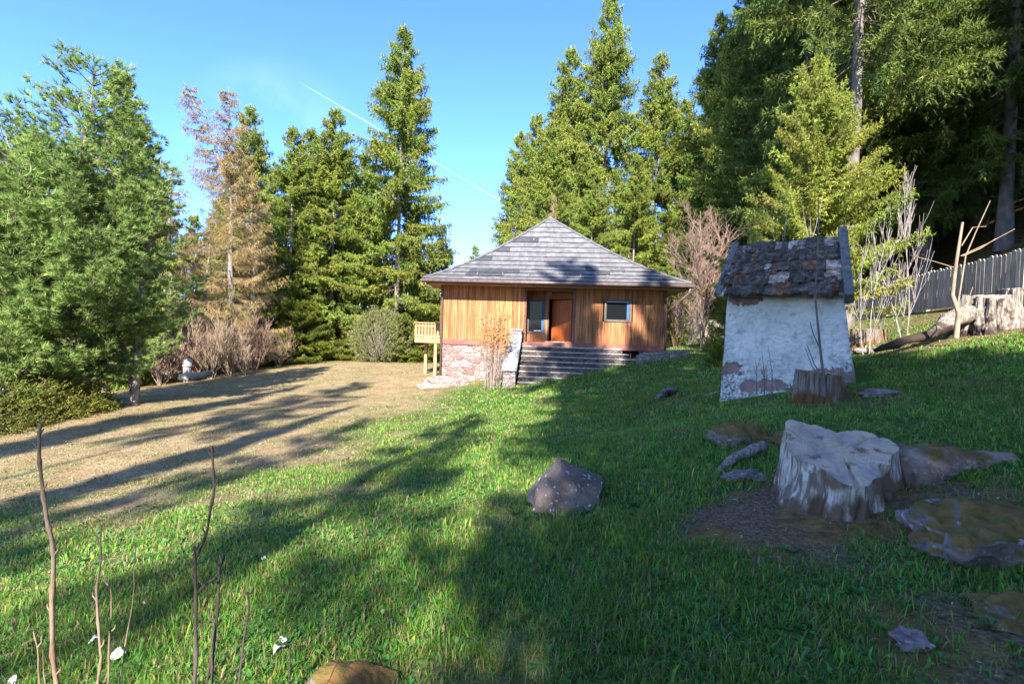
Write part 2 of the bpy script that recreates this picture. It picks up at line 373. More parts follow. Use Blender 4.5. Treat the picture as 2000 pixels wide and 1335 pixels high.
def build_weeds():
    """broad-leaved rosettes between the blades"""
    rng = np.random.default_rng(14)
    m = leaf_mat("weed_leaf", .3, .5)
    n = 3600; D = np.sqrt(rng.uniform(1.5 ** 2, 9 ** 2, n)) ** 1.0; D = 1.5 + (D - 1.5) * rng.uniform(.4, 1, n); x = D * rng.uniform(-1.1, 1.1, n); y = D
    keep = (rng.uniform(0, 1, n) > soil(x, y)) & (rng.uniform(0, 1, n) > dry(x, y) * .9) & (vnoise(x, y, .8, 44, 3) > -.15)
    for (a, b, r) in BLOCK: keep &= np.hypot(x - a, y - b) > r
    x, y = x[keep], y[keep]; n = len(x); z = gz(x, y)
    k = 6; az = rng.uniform(0, 6.28, (n, 1)) + np.arange(k)[None] * 6.28 / k + rng.normal(0, .3, (n, k))
    ln = rng.uniform(.5, 1.25, (n, k)); L = rng.uniform(.025, .06, (n, k)); w = L * rng.uniform(.14, .26, (n, k))
    d = np.stack([np.cos(az) * np.sin(ln), np.sin(az) * np.sin(ln), np.cos(ln)], -1)
    sd = np.stack([-np.sin(az), np.cos(az), rng.normal(0, .2, (n, k))], -1)
    P0 = np.stack([x, y, z], -1)[:, None, :] + 0 * d
    mid = P0 + d * (L * .6)[..., None] + np.array([0, 0, .008]); tip = P0 + d * L[..., None] - np.array([0, 0, .008])
    V = np.stack([P0, mid + sd * w[..., None], tip, mid - sd * w[..., None]], 2).reshape(-1, 3)
    F = (np.arange(n * k)[:, None] * 4 + np.arange(4)[None])
    c = np.stack([rng.uniform(.04, .10, (n, k)), rng.uniform(.15, .25, (n, k)), rng.uniform(.025, .06, (n, k))], -1)
    C = np.repeat(c.reshape(-1, 3), 4, 0)
    o = link("lawn_weeds", np_mesh("lawn_weeds", V, F, C, m)); tag(o, "broad leaved weeds scattered through the near grass", "weeds", kind='stuff')

# ------------------------------------------------------------------ house
FL = P(864, 661, 24.7)                         # front left corner of the siding at floor level
_d = ray(1293, 674.5); FR = EYE + _d * ((FL.z - EYE.z) / _d.z) if abs(_d.z) > 1e-4 else P(1293, 674.5, 23.7)
if not (22.5 < FR.y < 24.6): FR = P(1293, 674.5, 23.7)
HYAW = math.atan2(FR.y - FL.y, FR.x - FL.x); HW = math.hypot(FR.y - FL.y, FR.x - FL.x)
HC = Vector((FL.x, FL.y, FL.z)); HD = 9.4
print("HOUSE", HC, FR, HYAW, HW)
HM = Matrix.Translation(HC) @ Matrix.Rotation(HYAW, 4, 'Z'); HMI = HM.inverted()
def Fa(px, py, yl=0.0):
    """facade coordinates (x, z) seen at a pixel, on the plane local y = yl"""
    o = HMI @ EYE; d = (HMI.to_3x3() @ ray(px, py)); t = (yl - o.y) / d.y; q = o + d * t; return q.x, q.z
def c1(cx, cy, yl=0.0): return Fa(780 + cx / 3.3333, 400 + cy / 3.3333, yl)

def stone_mat(name, cols, mortar, scale=3.0, bump=1.0, stretch=(1, 1, 1.5)):
    m = bpy.data.materials.new(name); m.use_nodes = True
    n, l = m.node_tree.nodes, m.node_tree.links; bs = n["Principled BSDF"]; bs.inputs['Roughness'].default_value = .9; bs.inputs['Specular IOR Level'].default_value = .2
    tc = n.new("ShaderNodeTexCoord"); mp = n.new("ShaderNodeMapping"); mp.inputs['Scale'].default_value = stretch; l.new(tc.outputs['Object'], mp.inputs[0])
    nz = n.new("ShaderNodeTexNoise"); nz.inputs['Scale'].default_value = 2.5; l.new(mp.outputs[0], nz.inputs[0])
    ad = n.new("ShaderNodeMix"); ad.data_type = 'RGBA'; ad.blend_type = 'LINEAR_LIGHT'; ad.inputs[0].default_value = .12; l.new(mp.outputs[0], ad.inputs[6]); l.new(nz.outputs['Color'], ad.inputs[7])
    v1 = n.new("ShaderNodeTexVoronoi"); v1.inputs['Scale'].default_value = scale; l.new(ad.outputs[2], v1.inputs['Vector'])
    v2 = n.new("ShaderNodeTexVoronoi"); v2.feature = 'DISTANCE_TO_EDGE'; v2.inputs['Scale'].default_value = scale; l.new(ad.outputs[2], v2.inputs['Vector'])
    rp = n.new("ShaderNodeValToRGB"); rp.color_ramp.interpolation = 'CONSTANT'
    sp = n.new("ShaderNodeSeparateColor"); l.new(v1.outputs['Color'], sp.inputs[0]); l.new(sp.outputs[0], rp.inputs[0])
    e = rp.color_ramp.elements; e[0].color = (*cols[0], 1); e[1].color = (*cols[-1], 1); e[1].position = (len(cols) - 1) / len(cols)
    for i, c in enumerate(cols[1:-1]): k = e.new((i + 1) / len(cols)); k.color = (*c, 1)
    n2 = n.new("ShaderNodeTexNoise"); n2.inputs['Scale'].default_value = 18; n2.inputs['Detail'].default_value = 8; l.new(tc.outputs['Object'], n2.inputs[0])
    mr = n.new("ShaderNodeMapRange"); mr.inputs[1].default_value = .3; mr.inputs[2].default_value = .7; mr.inputs[3].default_value = .65; mr.inputs[4].default_value = 1.25; l.new(n2.outputs['Fac'], mr.inputs[0])
    mu = n.new("ShaderNodeVectorMath"); mu.operation = 'SCALE'; l.new(rp.outputs[0], mu.inputs[0]); l.new(mr.outputs[0], mu.inputs['Scale'])
    ed = n.new("ShaderNodeMapRange"); ed.inputs[1].default_value = .015; ed.inputs[2].default_value = .055; l.new(v2.outputs['Distance'], ed.inputs[0])
    mx = n.new("ShaderNodeMix"); mx.data_type = 'RGBA'; l.new(ed.outputs[0], mx.inputs[0]); mx.inputs[6].default_value = (*mortar, 1); l.new(mu.outputs[0], mx.inputs[7])
    l.new(mx.outputs[2], bs.inputs['Base Color'])
    ed2 = n.new("ShaderNodeMapRange"); ed2.inputs[1].default_value = .0; ed2.inputs[2].default_value = .12; l.new(v2.outputs['Distance'], ed2.inputs[0])
    a2 = n.new("ShaderNodeMath"); a2.operation = 'MULTIPLY_ADD'; a2.inputs[1].default_value = .4; l.new(n2.outputs['Fac'], a2.inputs[0]); l.new(ed2.outputs[0], a2.inputs[2])
    bp = n.new("ShaderNodeBump"); bp.inputs['Strength'].default_value = bump; bp.inputs['Distance'].default_value = .05; l.new(a2.outputs[0], bp.inputs['Height']); l.new(bp.outputs[0], bs.inputs['Normal'])
    return m

def glass_mat():
    m = bpy.data.materials.new("window_glass"); m.use_nodes = True; bs = m.node_tree.nodes["Principled BSDF"]
    bs.inputs['Base Color'].default_value = (.008, .009, .012, 1); bs.inputs['Roughness'].default_value = .08; bs.inputs['Specular IOR Level'].default_value = .12
    return m

WOOD = mat("larch_siding", (.27, .095, .038), (.46, .205, .09), 2.0, .75, .25, 30, stretch=(8, 8, .6), attr=True)
WOODD = mat("dark_stained_wood", (.10, .045, .03), (.17, .075, .05), 4, .7, .2, 30, stretch=(1, 1, 3))
SILLW = mat("red_brown_beam", (.17, .06, .05), (.25, .10, .075), 4, .7, .2, 30)
DOORW = mat("orange_varnished_door", (.30, .065, .012), (.40, .10, .020), 2.5, .45, .1, 20, stretch=(6, 6, .6), spec=.5)
REDW = mat("red_brown_panelling", (.30, .11, .045), (.42, .17, .07), 2, .65, .3, 25, stretch=(9, 9, .5), attr=True)
FRAMEW = mat("grey_window_frame", (.085, .07, .06), (.13, .11, .095), 5, .6)
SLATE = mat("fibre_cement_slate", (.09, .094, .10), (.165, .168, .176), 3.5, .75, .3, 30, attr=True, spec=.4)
CAPM = mat("grey_ridge_cap", (.08, .08, .085), (.13, .13, .14), 5, .6, .1)
METALB = mat("brown_gutter_metal", (.10, .065, .06), (.16, .11, .10), 6, .45, spec=.5)
SOFF = mat("soffit_boards", (.34, .19, .10), (.46, .28, .15), 2, .7, .2, 20, stretch=(6, 1, 1))
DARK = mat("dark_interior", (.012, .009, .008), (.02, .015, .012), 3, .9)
CONC = mat("bluish_grey_slab", (.13, .135, .145), (.23, .24, .25), 6, .8, .3, 40, c3=(.18, .19, .20))
PINEW = mat("pale_new_timber", (.30, .175, .085), (.42, .27, .14), 3, .7, .15, 30, attr=True)

def build_house():
    h = empty("wooden_house", HC, HYAW, "timber clad bungalow with grey hipped slate roof on a stone base", "house")
    rnd = random.Random(3)
    g0 = -3.2
    ZT = 2.95                       # top of the walls, hidden by the eaves
    xa = c1(815, 700)[0]; xb = c1(1147, 700)[0]
    FD = c1(985, 700)[0]
    # --- vertical boarding, real boards of slightly different colour
    def boards(m, x0, x1, y, z0, z1, w=.098, holes=(), th=.022, tone=1.0, axis='x'):
        x = x0; i = 0
        while x < x1 - .01:
            e = min(x + w, x1)
            v = rnd.choice([rnd.uniform(.82, 1.1), rnd.uniform(.6, 1.15)]) * tone; r = rnd.uniform(.92, 1.06); b = rnd.uniform(.8, 1.15)
            c = (v * r, v, v * b); t = th + (i % 2) * .012
            segs = [(z0, z1)]
            for (hx0, hx1, hz0, hz1) in holes:
                if e > hx0 and x < hx1:
                    segs = [(z0, hz0), (hz1, z1)]
            for (a, b_) in segs:
                if axis == 'x': m.box(x, e - .008, y - t, y + .03, a, b_, c)
                else: m.box(y - t if axis == '-y' else y, y + t, x, e - .008, a, b_, c)
            x = e; i += 1
    w2a, w2t = c1(1337, 612); w2b, w2z = c1(1507, 764)
    panels = []
    m = MB(); boards(m, .0, xa, -.0, .0, ZT)
    m.build("siding", WOOD, h)
    m = MB(); boards(m, xb, HW, -.0, .0, ZT, holes=[(w2a, w2b, w2z, w2t)], tone=.86)
    m.build("siding", WOOD, h)
    # panel joints: slim dark strips
    m = MB()
    for cx in (447, 622): xx = c1(cx, 700)[0]; m.box(xx - .012, xx + .012, -.045, .0, 0, ZT)
    for cx in (1330, 1508, 1575): xx = c1(cx, 820)[0]; m.box(xx - .012, xx + .012, -.045, .0, 0, ZT if cx != 1330 else w2z - .02)
    m.build_each("panel_joint", WOODD, h)
    # corner posts and recess posts
    m = MB()
    m.box(-.12, -.002, -.06, .1, -.22, ZT); m.box(HW + .002, HW + .12, -.06, .1, -.22, ZT)
    m.box(xa + .003, xa + .09, -.05, .06, 0, ZT); m.box(xb - .13, xb - .003, -.05, .06, 0, ZT)
    m.build_each("corner_post", WOODD, h)
    # carcass: side and back walls with recess
    rd = 1.15
    m = MB(); boards(m, .06, HD, -.02, 0, ZT, w=.2, axis='-y', th=.03)
    boards(m, .06, HD, HW + .0, 0, ZT, w=.2, axis='y', th=.03)
    m.box(0, HW, HD - .1, HD, 0, ZT); m.build("siding", WOOD, h)
    # recess: side walls, back wall
    m = MB(); boards(m, .03, rd, xa - .02, 0, ZT, w=.1, axis='y', th=.02); m.build("recess_cheek", REDW, h); m = MB(); boards(m, .03, rd, xb + .0, 0, ZT, w=.1, axis='-y', th=.02, tone=1)
    m.build("recess_cheek", REDW, h)
    m = MB()
    # pixel readings on the recess back wall plane
    wa, wt = c1(818, 612, rd); wb, wz = c1(950, 838, rd)
    wa = max(wa, xa + .05)
    da, dt = c1(978, 615, rd); db, dz = c1(1118, 900, rd)
    dz = .02
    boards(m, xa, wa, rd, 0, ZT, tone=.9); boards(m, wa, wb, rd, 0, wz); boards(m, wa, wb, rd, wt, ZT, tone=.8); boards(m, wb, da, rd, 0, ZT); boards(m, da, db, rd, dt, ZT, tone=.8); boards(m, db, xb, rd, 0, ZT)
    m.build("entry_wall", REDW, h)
    MB().box(xa, xb, .0, rd + .2, -.14, -.02).build("entry_floor", CONC, h)
    MB().box(xa - .02, xb + .02, -.04, .10, 2.42, ZT).build("lintel_beam", WOODD, h)
    # window helper
    def window(x0, x1, z0, z1, y, inner):
        f = MB(); t = .07
        f.box(x0, x1, y - .05, y + .06, z1 - t, z1); f.box(x0, x1, y - .07, y + .06, z0, z0 + t)
        f.box(x0, x0 + t, y - .048, y + .058, z0 + t, z1 - t); f.box(x1 - t, x1, y - .048, y + .058, z0 + t, z1 - t)
        fo = f.build("window", FRAMEW, h, bevel=.006)
        MB().box(x0 + t, x1 - t, y + .01, y + .02, z0 + t, z1 - t).build("pane", glass_mat(), fo)
        s = MB(); t2 = .035; a, b, c, d = x0 + t + .002, x1 - t - .002, z0 + t + .002, z1 - t - .002
        s.box(a, b, y - .03, y + .005, d - t2, d); s.box(a, b, y - .03, y + .005, c, c + t2); s.box(a, a + t2, y - .03, y + .004, c + t2, d - t2); s.box(b - t2, b, y - .03, y + .004, c + t2, d - t2)
        s.build("sash", mat("sash_wood", (.05, .045, .045), (.08, .07, .07), 5, .6), fo)
        inner(fo, a + t2, b - t2, c + t2, d - t2, y)
        return fo
    BL = mat("blue_curtain", (.03, .08, .20), (.05, .12, .27), 8, .8)
    WH = mat("white_blind", (.3, .3, .3), (.4, .4, .4), 8, .8)
    def in2(fo, a, b, c, d, y):
        MB().box(b - .10, b, y - .006, y + .008, c, d).build("curtain", BL, fo)
        MB().box(a, b, y - .008, y + .0085, d - .045, d).build("blind", WH, fo)
    def in1(fo, a, b, c, d, y):
        MB().box(b - .10, b, y - .006, y + .008, c, d).build("curtain", BL, fo)
        MB().box(a + .25, b - .12, y - .007, y + .0085, c, c + .06).build("blind", WH, fo)
    window(w2a, w2b, w2z, w2t, -.01, in2)
    window(wa, wb, wz, wt, rd - .0, in1)
    # door opening: dark inside, the leaf ajar inwards
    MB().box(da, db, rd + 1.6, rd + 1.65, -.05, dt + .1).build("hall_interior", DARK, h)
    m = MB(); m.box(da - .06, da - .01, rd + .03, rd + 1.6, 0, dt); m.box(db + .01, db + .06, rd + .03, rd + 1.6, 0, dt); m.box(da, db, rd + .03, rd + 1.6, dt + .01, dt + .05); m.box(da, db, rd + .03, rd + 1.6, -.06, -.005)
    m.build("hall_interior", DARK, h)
    m = MB(); m.box(da - .06, da, rd - .05, rd + .05, 0, dt + .07); m.box(db, db + .06, rd - .05, rd + .05, 0, dt + .07); m.box(da, db, rd - .05, rd + .05, dt, dt + .07)
    m.build("door_frame", WOODD, h)
    dw = (db - da) - .02
    M = Matrix.Translation((db - .01, rd + .03, 0)) @ Matrix.Rotation(R(-28), 4, 'Z')
    d = MB().box(-dw, 0, -.025, .02, .03, dt - .01, M=M).build("door", DOORW, h, bevel=.004)
    t = MB(); t.box(-dw + .08, -.1, -.034, -.0255, .2, dt - .2, M=M); t.build("door_panel", DOORW, d, bevel=.003)
    t = MB(); t.tube([M @ Vector((-dw + .08, -.03, 1.0)), M @ Vector((-dw + .08, -.09, 1.0)), M @ Vector((-dw + .2, -.09, 1.0))], .012, 6); t.build("handle", METALB, d)
    MB().box(da - .15, db + .1, rd - .35, rd - .06, -.02, .035).build("threshold", mat("threshold_stone", (.30, .22, .18), (.42, .33, .28), 8, .8), h, bevel=.005)
    # sill beam
    m = MB(); m.box(-.1, HW + .1, -.075, .05, -.26, -.003); m.box(-.1, .03, .05, HD, -.26, -.003); m.box(HW - .03, HW + .1, .05, HD, -.26, -.003)
    m.build("sill_beam", SILLW, h, bevel=.01)
    # foundation
    bx0, bz1 = c1(1450, 955, .05); bx1, bz0 = c1(1560, 1010, .05)
    SM = stone_mat("house_foundation_stone", [(.26, .14, .125), (.32, .22, .205), (.19, .115, .105), (.34, .265, .25), (.27, .17, .15)], (.34, .30, .27), 3.1)
    m = MB(); m.box(-.05, bx0, -.02, .3, g0, -.263); m.box(bx1, HW + .05, -.02, .3, g0, -.263); m.box(bx0, bx1, -.02, .3, g0, bz0)
    m.box(-.05, .25, .3, HD, g0, -.263); m.box(HW - .25, HW + .05, .3, HD, g0, -.263); m.box(.25, HW - .25, HD - .3, HD, g0, -.263)
    m.build("stone_foundation", SM, h, bevel=.015)
    bw = MB().box(bx0, bx1, .12, .2, bz0, bz1).build("basement_window", glass_mat(), h)
    m = MB(); m.box(bx0, bx1, .05, .1, bz0, bz0 + .05); m.box((bx0 + bx1) / 2 - .02, (bx0 + bx1) / 2 + .02, .05, .1, bz0 + .05, bz1); m.build("frame", WOODD, bw)
    # --- roof
    OV = 1.02
    XE0, XE1 = -.74, HW + .98
    cx, cy = (XE0 + XE1) / 2, HD / 2
    # eave height and apex from the photograph
    ez = Fa(1083, 552, -OV)[1]
    hx, hy = (XE1 - XE0) / 2, HD / 2 + OV
    az_, ap = 0, 0
    o = HMI @ EYE; dd = HMI.to_3x3() @ ray(1075, 429); t = (cy - o.y) / dd.y; q = o + dd * t; ap = q.z; apx = q.x
    rl = .25                                    # half length of the short ridge (front to back)
    print("ROOF eave", ez, "apex", ap, "apx", apx, "cx", cx)
    rise = ap - ez - .05
    def prof(t):                                # bell-cast section: run 0..1 from eave to apex
        return rise * (t + .055 * (t - 1) * math.sin(math.pi * min(1, t * 1.0)) * 1.0 - .05 * math.sin(math.pi * t))
    N = 14
    rr = random.Random(8)
    m = MB()
    def pt(side, u, t, lift):
        # side 0 front 1 right 2 back 3 left ; u along -1..1 scaled by half width at t
        ax = apx
        if side in (0, 2):
            sgn = -1 if side == 0 else 1
            return Vector((u, cy + sgn * (hy * (1 - t) + rl * t), ez + .05 + prof(t) + lift))
        sgn = 1 if side == 1 else -1
        return Vector(((ax + (cx + sgn * hx - ax) * (1 - t)), u, ez + .05 + prof(t) + lift))
    def lim(side, t):
        if side in (0, 2): return apx + (cx - hx - apx) * (1 - t), apx + (cx + hx - apx) * (1 - t)
        return cy - (hy * (1 - t) + rl * t), cy + (hy * (1 - t) + rl * t)
    wsl = .6
    for side in range(4):
        for i in range(N):
            t0, t1 = i / N, (i + 1) / N
            a0, b0 = lim(side, t0); a1, b1 = lim(side, t1)
            x = a0 - (wsl / 2 if i % 2 else 0) - .01
            while x < b0:
                u0, u1 = x, x + wsl - .006
                l0, l1 = max(u0, a0), min(u1, b0); h0, h1 = max(u0, a1), min(u1, b1)
                if l1 > l0 + .01:
                    if h1 < h0: h0 = h1 = min(max((l0 + l1) / 2, a1), b1)
                    v = rr.uniform(.86, 1.1)
                    dark = False
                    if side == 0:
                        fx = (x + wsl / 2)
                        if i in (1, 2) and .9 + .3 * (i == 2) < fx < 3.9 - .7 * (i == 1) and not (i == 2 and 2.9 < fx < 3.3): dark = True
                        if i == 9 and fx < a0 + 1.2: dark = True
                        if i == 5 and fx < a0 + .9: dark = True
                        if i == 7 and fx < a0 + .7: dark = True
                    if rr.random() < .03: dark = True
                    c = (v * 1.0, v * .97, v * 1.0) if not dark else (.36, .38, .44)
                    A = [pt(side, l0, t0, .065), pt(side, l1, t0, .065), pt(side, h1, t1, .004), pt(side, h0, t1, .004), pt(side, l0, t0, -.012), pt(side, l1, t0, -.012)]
                    m.add(A[:4], [(0, 1, 2, 3)], c); m.add([A[4], A[5], A[1], A[0]], [(0, 1, 2, 3)], tuple(q * .28 for q in c))  # slate butts coloured much darker, standing in for shadow lines between courses
                x += wsl
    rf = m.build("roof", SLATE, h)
    # roof deck below the slates
    m = MB()
    for side in range(4):
        for i in range(N):
            t0, t1 = i / N, (i + 1) / N; a0, b0 = lim(side, t0); a1, b1 = lim(side, t1)
            m.add([pt(side, a0, t0, -.03), pt(side, b0, t0, -.03), pt(side, b1, t1, -.03), pt(side, a1, t1, -.03)], [(0, 1, 2, 3)])
    m.build("roof_deck", WOODD, rf)
    # hip caps
    for (sx, sy) in ((-1, -1), (1, -1), (1, 1), (-1, 1)):
        m = MB(); K = N
        for i in range(K):
            t0, t1 = i / K, (i + 1.12) / K; t1 = min(t1, 1)
            def hp(t, l): return Vector((apx + (cx + sx * hx - apx) * (1 - t), cy + sy * (hy * (1 - t) + rl * t), ez + .05 + prof(t) + l))
            m.tube([hp(t0, .055), hp(t1, .035)], [.085, .07], 6)
        m.build("hip_cap", CAPM, rf)
    m = MB(); m.tube([Vector((apx, cy - rl - .1, ap + .03)), Vector((apx, cy + rl + .1, ap + .03))], .09, 8); m.build("ridge_cap", CAPM, rf)
    # snow guards: small hooks, staggered
    m = MB()
    for i in range(1, N - 1, 2):
        a0, b0 = lim(0, (i + .5) / N); x = cx - 6 + (.6 if (i // 2) % 2 else 0)
        while x < cx + 6:
            if a0 + .5 < x < b0 - .5:
                p = pt(0, x, (i + .45) / N, .02); m.box(p.x - .03, p.x + .03, p.y - .05, p.y + .01, p.z, p.z + .10)
            x += 1.2
    m.build_each("snow_guard", METALB, rf)
    # eaves: fascia, soffit, gutter
    x0, x1, y0, y1 = cx - hx, cx + hx, cy - hy, cy + hy
    m = MB(); t = .03
    m.box(x0 + .03, x1 - .03, y0 + .02, y0 + .05, ez - .16, ez + .03); m.box(x0 + .03, x1 - .03, y1 - .05, y1 - .02, ez - .16, ez + .03)
    m.box(x0 + .02, x0 + .05, y0 + .05, y1 - .05, ez - .16, ez + .03); m.box(x1 - .05, x1 - .02, y0 + .05, y1 - .05, ez - .16, ez + .03)
    m.build("fascia", WOODD, rf)
    m = MB(); m.box(x0 + .05, x1 - .05, y0 + .05, -.04, ez - .14, ez - .11); m.box(x0 + .05, x1 - .05, HD + .02, y1 - .05, ez - .14, ez - .11)
    m.box(x0 + .05, -.05, -.04, HD + .02, ez - .14, ez - .11); m.box(HW + .05, x1 - .05, -.04, HD + .02, ez - .14, ez - .11); m.box(xa, xb, -.03, rd + .3, ez - .14, ez - .11)
    m.build("soffit", SOFF, rf)
    gz_ = ez - .02; g = .075
    m = MB(); c_ = [(x0 - g + .02, y0 - g + .02), (x1 + g - .02, y0 - g + .02), (x1 + g - .02, y1 + g - .02), (x0 - g + .02, y1 + g - .02)]
    for k in range(4):
        a, b = c_[k], c_[(k + 1) % 4]; m.tube([(a[0], a[1], gz_), (b[0], b[1], gz_)], g, 8)
    m.build("gutter", METALB, h, smooth=True)
    m = MB(); m.tube([(x0 + .1, y0, gz_ - .08), (x0 + .12, y0 + .05, gz_ - .22), (-.02, -.15, gz_ - .75), (-.02, -.15, -2.3)], .045, 8); m.build("downpipe", METALB, h, smooth=True)
    m = MB(); m.tube([(x1 - .05, y0, gz_ - .08), (x1 - .08, y0 + .05, gz_ - .28), (HW + .12, -.16, gz_ - 1.1), (HW + .12, -.16, -.9)], .045, 8); m.build("downpipe", METALB, h, smooth=True)
    # porch lamp
    lx = c1(985, 550, .3)[0]
    l = MB(); l.tube([(lx, .3, ez - .14), (lx, .3, ez - .3)], .015, 6); l.tube([(lx, .3, ez - .3), (lx, .3, ez - .34), (lx, .3, ez - .45)], [.05, .09, .10], 10)
    l.build("porch_lamp", METALB, h)
    # balcony on the left side of the house
    b = empty("balcony", (0, 0, 0)); b.parent = h
    yb0, yb1 = 2.2, 5.6; bx = -2.0
    m = MB(); m.box(bx, -.13, yb0, yb1, -.16, -.04); m.build("deck", PINEW, b)
    m = MB(); m.box(bx, -.14, yb0 - .04, yb0, -.3, -.165); m.box(bx, bx + .12, yb0 + .01, yb1, -.32, -.17); m.build("joist", PINEW, b)
    m = MB(); x = bx + .02
    while x < -.2: v = rnd.uniform(.9, 1.05); m.box(x, x + .105, yb0 - .03, yb0 + .0, -.10, .72, (v, v, v)); x += .165
    y = yb0 + .05
    while y < yb1: v = rnd.uniform(.9, 1.05); m.box(bx - .03, bx, y, y + .105, -.10, .72, (v, v, v)); y += .165
    m.build("railing_slats", PINEW, b)
    m = MB(); m.box(bx - .06, -.14, yb0 - .09, yb0 + .05, .722, .775); m.box(bx - .06, bx + .06, yb0 + .053, yb1, .722, .773)
    m.box(bx, -.14, yb0 + .003, yb0 + .05, .55, .64); m.box(bx, -.14, yb0 + .003, yb0 + .05, .02, .1); m.build("handrail", PINEW, b)
    for (xx, yy) in ((bx + .36, yb0 + .9), (bx + 1.12, yb0 - .0), (bx + .3, yb1 - .3)):
        m = MB(); m.box(xx - .08, xx + .08, yy, yy + .16, -2.9, -.325); m.build("post", PINEW, b, bevel=.008)
    return xa, xb, rd, ez
XA, XB, RD, EZ = build_house()

# ------------------------------------------------------------------ steps, cheek wall, low walls
def build_steps():
    s = empty("stone_steps", HC, HYAW, "broad flight of dark stone steps leading up to the open door", "steps")
    TR = mat("step_stone_lit_tread", (.20, .18, .17), (.36, .33, .31), 9, .85, .4, 50, c3=(.27, .24, .23))  # same stone as the risers, lighter colour imitates light on the treads
    RI = stone_mat("step_riser_stone", [(.07, .055, .05), (.10, .075, .07), (.13, .11, .10), (.06, .05, .05)], (.13, .12, .11), 4.0, .8, (1, 1, 1.6))
    x0 = c1(792, 1000, -1.5)[0]; zl = -.17; rz = .205; n = 10; td = .30
    xt = c1(1450, 930, -1)[0]; y0 = -.95
    for i in range(n):
        z1 = zl - i * rz; x1 = xt + min(i, 2) * .28; ya = y0 - i * td; yb = -.08 if i == 0 else y0 - (i - 1) * td
        m = MB(); m.box(x0, x1, ya - .03, yb - (.003 if i else 0), z1 - .05, z1); m.build("tread", TR, s, bevel=.012)
        MB().box(x0 + .01, x1 - .01, ya + .005, -.09, z1 - rz - .0, z1 - .052).build("riser", RI, s)
    ch = empty("step_cheek_wall", HC, HYAW, "pale sloping slab wall along the left side of the stone steps", "wall")
    w = .62; xa = x0 - w - .02; xb = x0 - .02
    SM = stone_mat("cheek_wall_stone", [(.22, .17, .16), (.30, .25, .24), (.16, .12, .12)], (.30, .28, .27), 4, 1)
    yT, yB = -.9, -3.3; zT = c1(760, 850, -.9)[1]; zB = c1(735, 1085, yB)[1]
    pts = [(yT + .65, zT + .22), (yT, zT + .2), (yT, zT), (yB, zB), (yB, -3.4), (yT + .65, -3.4)]
    m = MB(); vs = [(xa + .05, y, z) for y, z in pts] + [(xb - .05, y, z) for y, z in pts]; k = len(pts)
    m.add(vs, [tuple(range(k)), tuple(range(2 * k - 1, k - 1, -1))] + [(i, (i + 1) % k, k + (i + 1) % k, k + i) for i in range(k)]); m.build("wall_core", SM, ch)
    m = MB()
    L = Vector((0, yB - .06, zB)); T = Vector((0, yT - .02, zT)); nrm = Vector((0, -(T.z - L.z), (T.y - L.y))).normalized() * -1
    nrm = Vector((0, -(T.z - L.z), T.y - L.y)).normalized()
    t = .07
    vs = []
    for x in (xa, xb):
        for p in (L, T): vs += [Vector((x, p.y, p.z)) + nrm * .003, Vector((x, p.y, p.z)) + nrm * t]
    m.add(vs, [(0, 1, 3, 2), (4, 6, 7, 5), (1, 5, 7, 3), (0, 2, 6, 4), (0, 4, 5, 1), (2, 3, 7, 6)]); m.build("sloping_slab", CONC, ch, bevel=.015)
    MB().box(xa - .01, xb + .01, yT + .0, yT + .7, zT + .225, zT + .30).build("cap_slab", CONC, ch, bevel=.012)
    # low stone wall running right from the house corner
    SM2 = stone_mat("low_wall_stone", [(.25, .22, .21), (.33, .30, .29), (.19, .16, .16)], (.34, .32, .30), 3.6, 1)
    q = [P(1246, 704, 21.4), P(1300, 694, 21.8), P(1345, 690, 21.9)]
    m = MB()
    for a, b in zip(q[:-1], q[1:]):
        d = (b - a); n_ = Vector((-d.y, d.x, 0)).normalized() * .16
        za, zb = a.z + .22, b.z + .16
        lo = -.9
        vs = [Vector((a.x, a.y, a.z + lo)) - n_, Vector((b.x, b.y, b.z + lo)) - n_, Vector((b.x, b.y, b.z + lo)) + n_, Vector((a.x, a.y, a.z + lo)) + n_,
              Vector((a.x, a.y, za)) - n_, Vector((b.x, b.y, zb)) - n_, Vector((b.x, b.y, zb)) + n_, Vector((a.x, a.y, za)) + n_]
        m.add(vs, [(3, 2, 1, 0), (4, 5, 6, 7), (0, 1, 5, 4), (1, 2, 6, 5), (2, 3, 7, 6), (3, 0, 4, 7)])
    o = m.build("low_stone_wall", SM2, bevel=.02); tag(o, "low grey stone edging wall in the grass right of the steps", "wall")
build_steps()

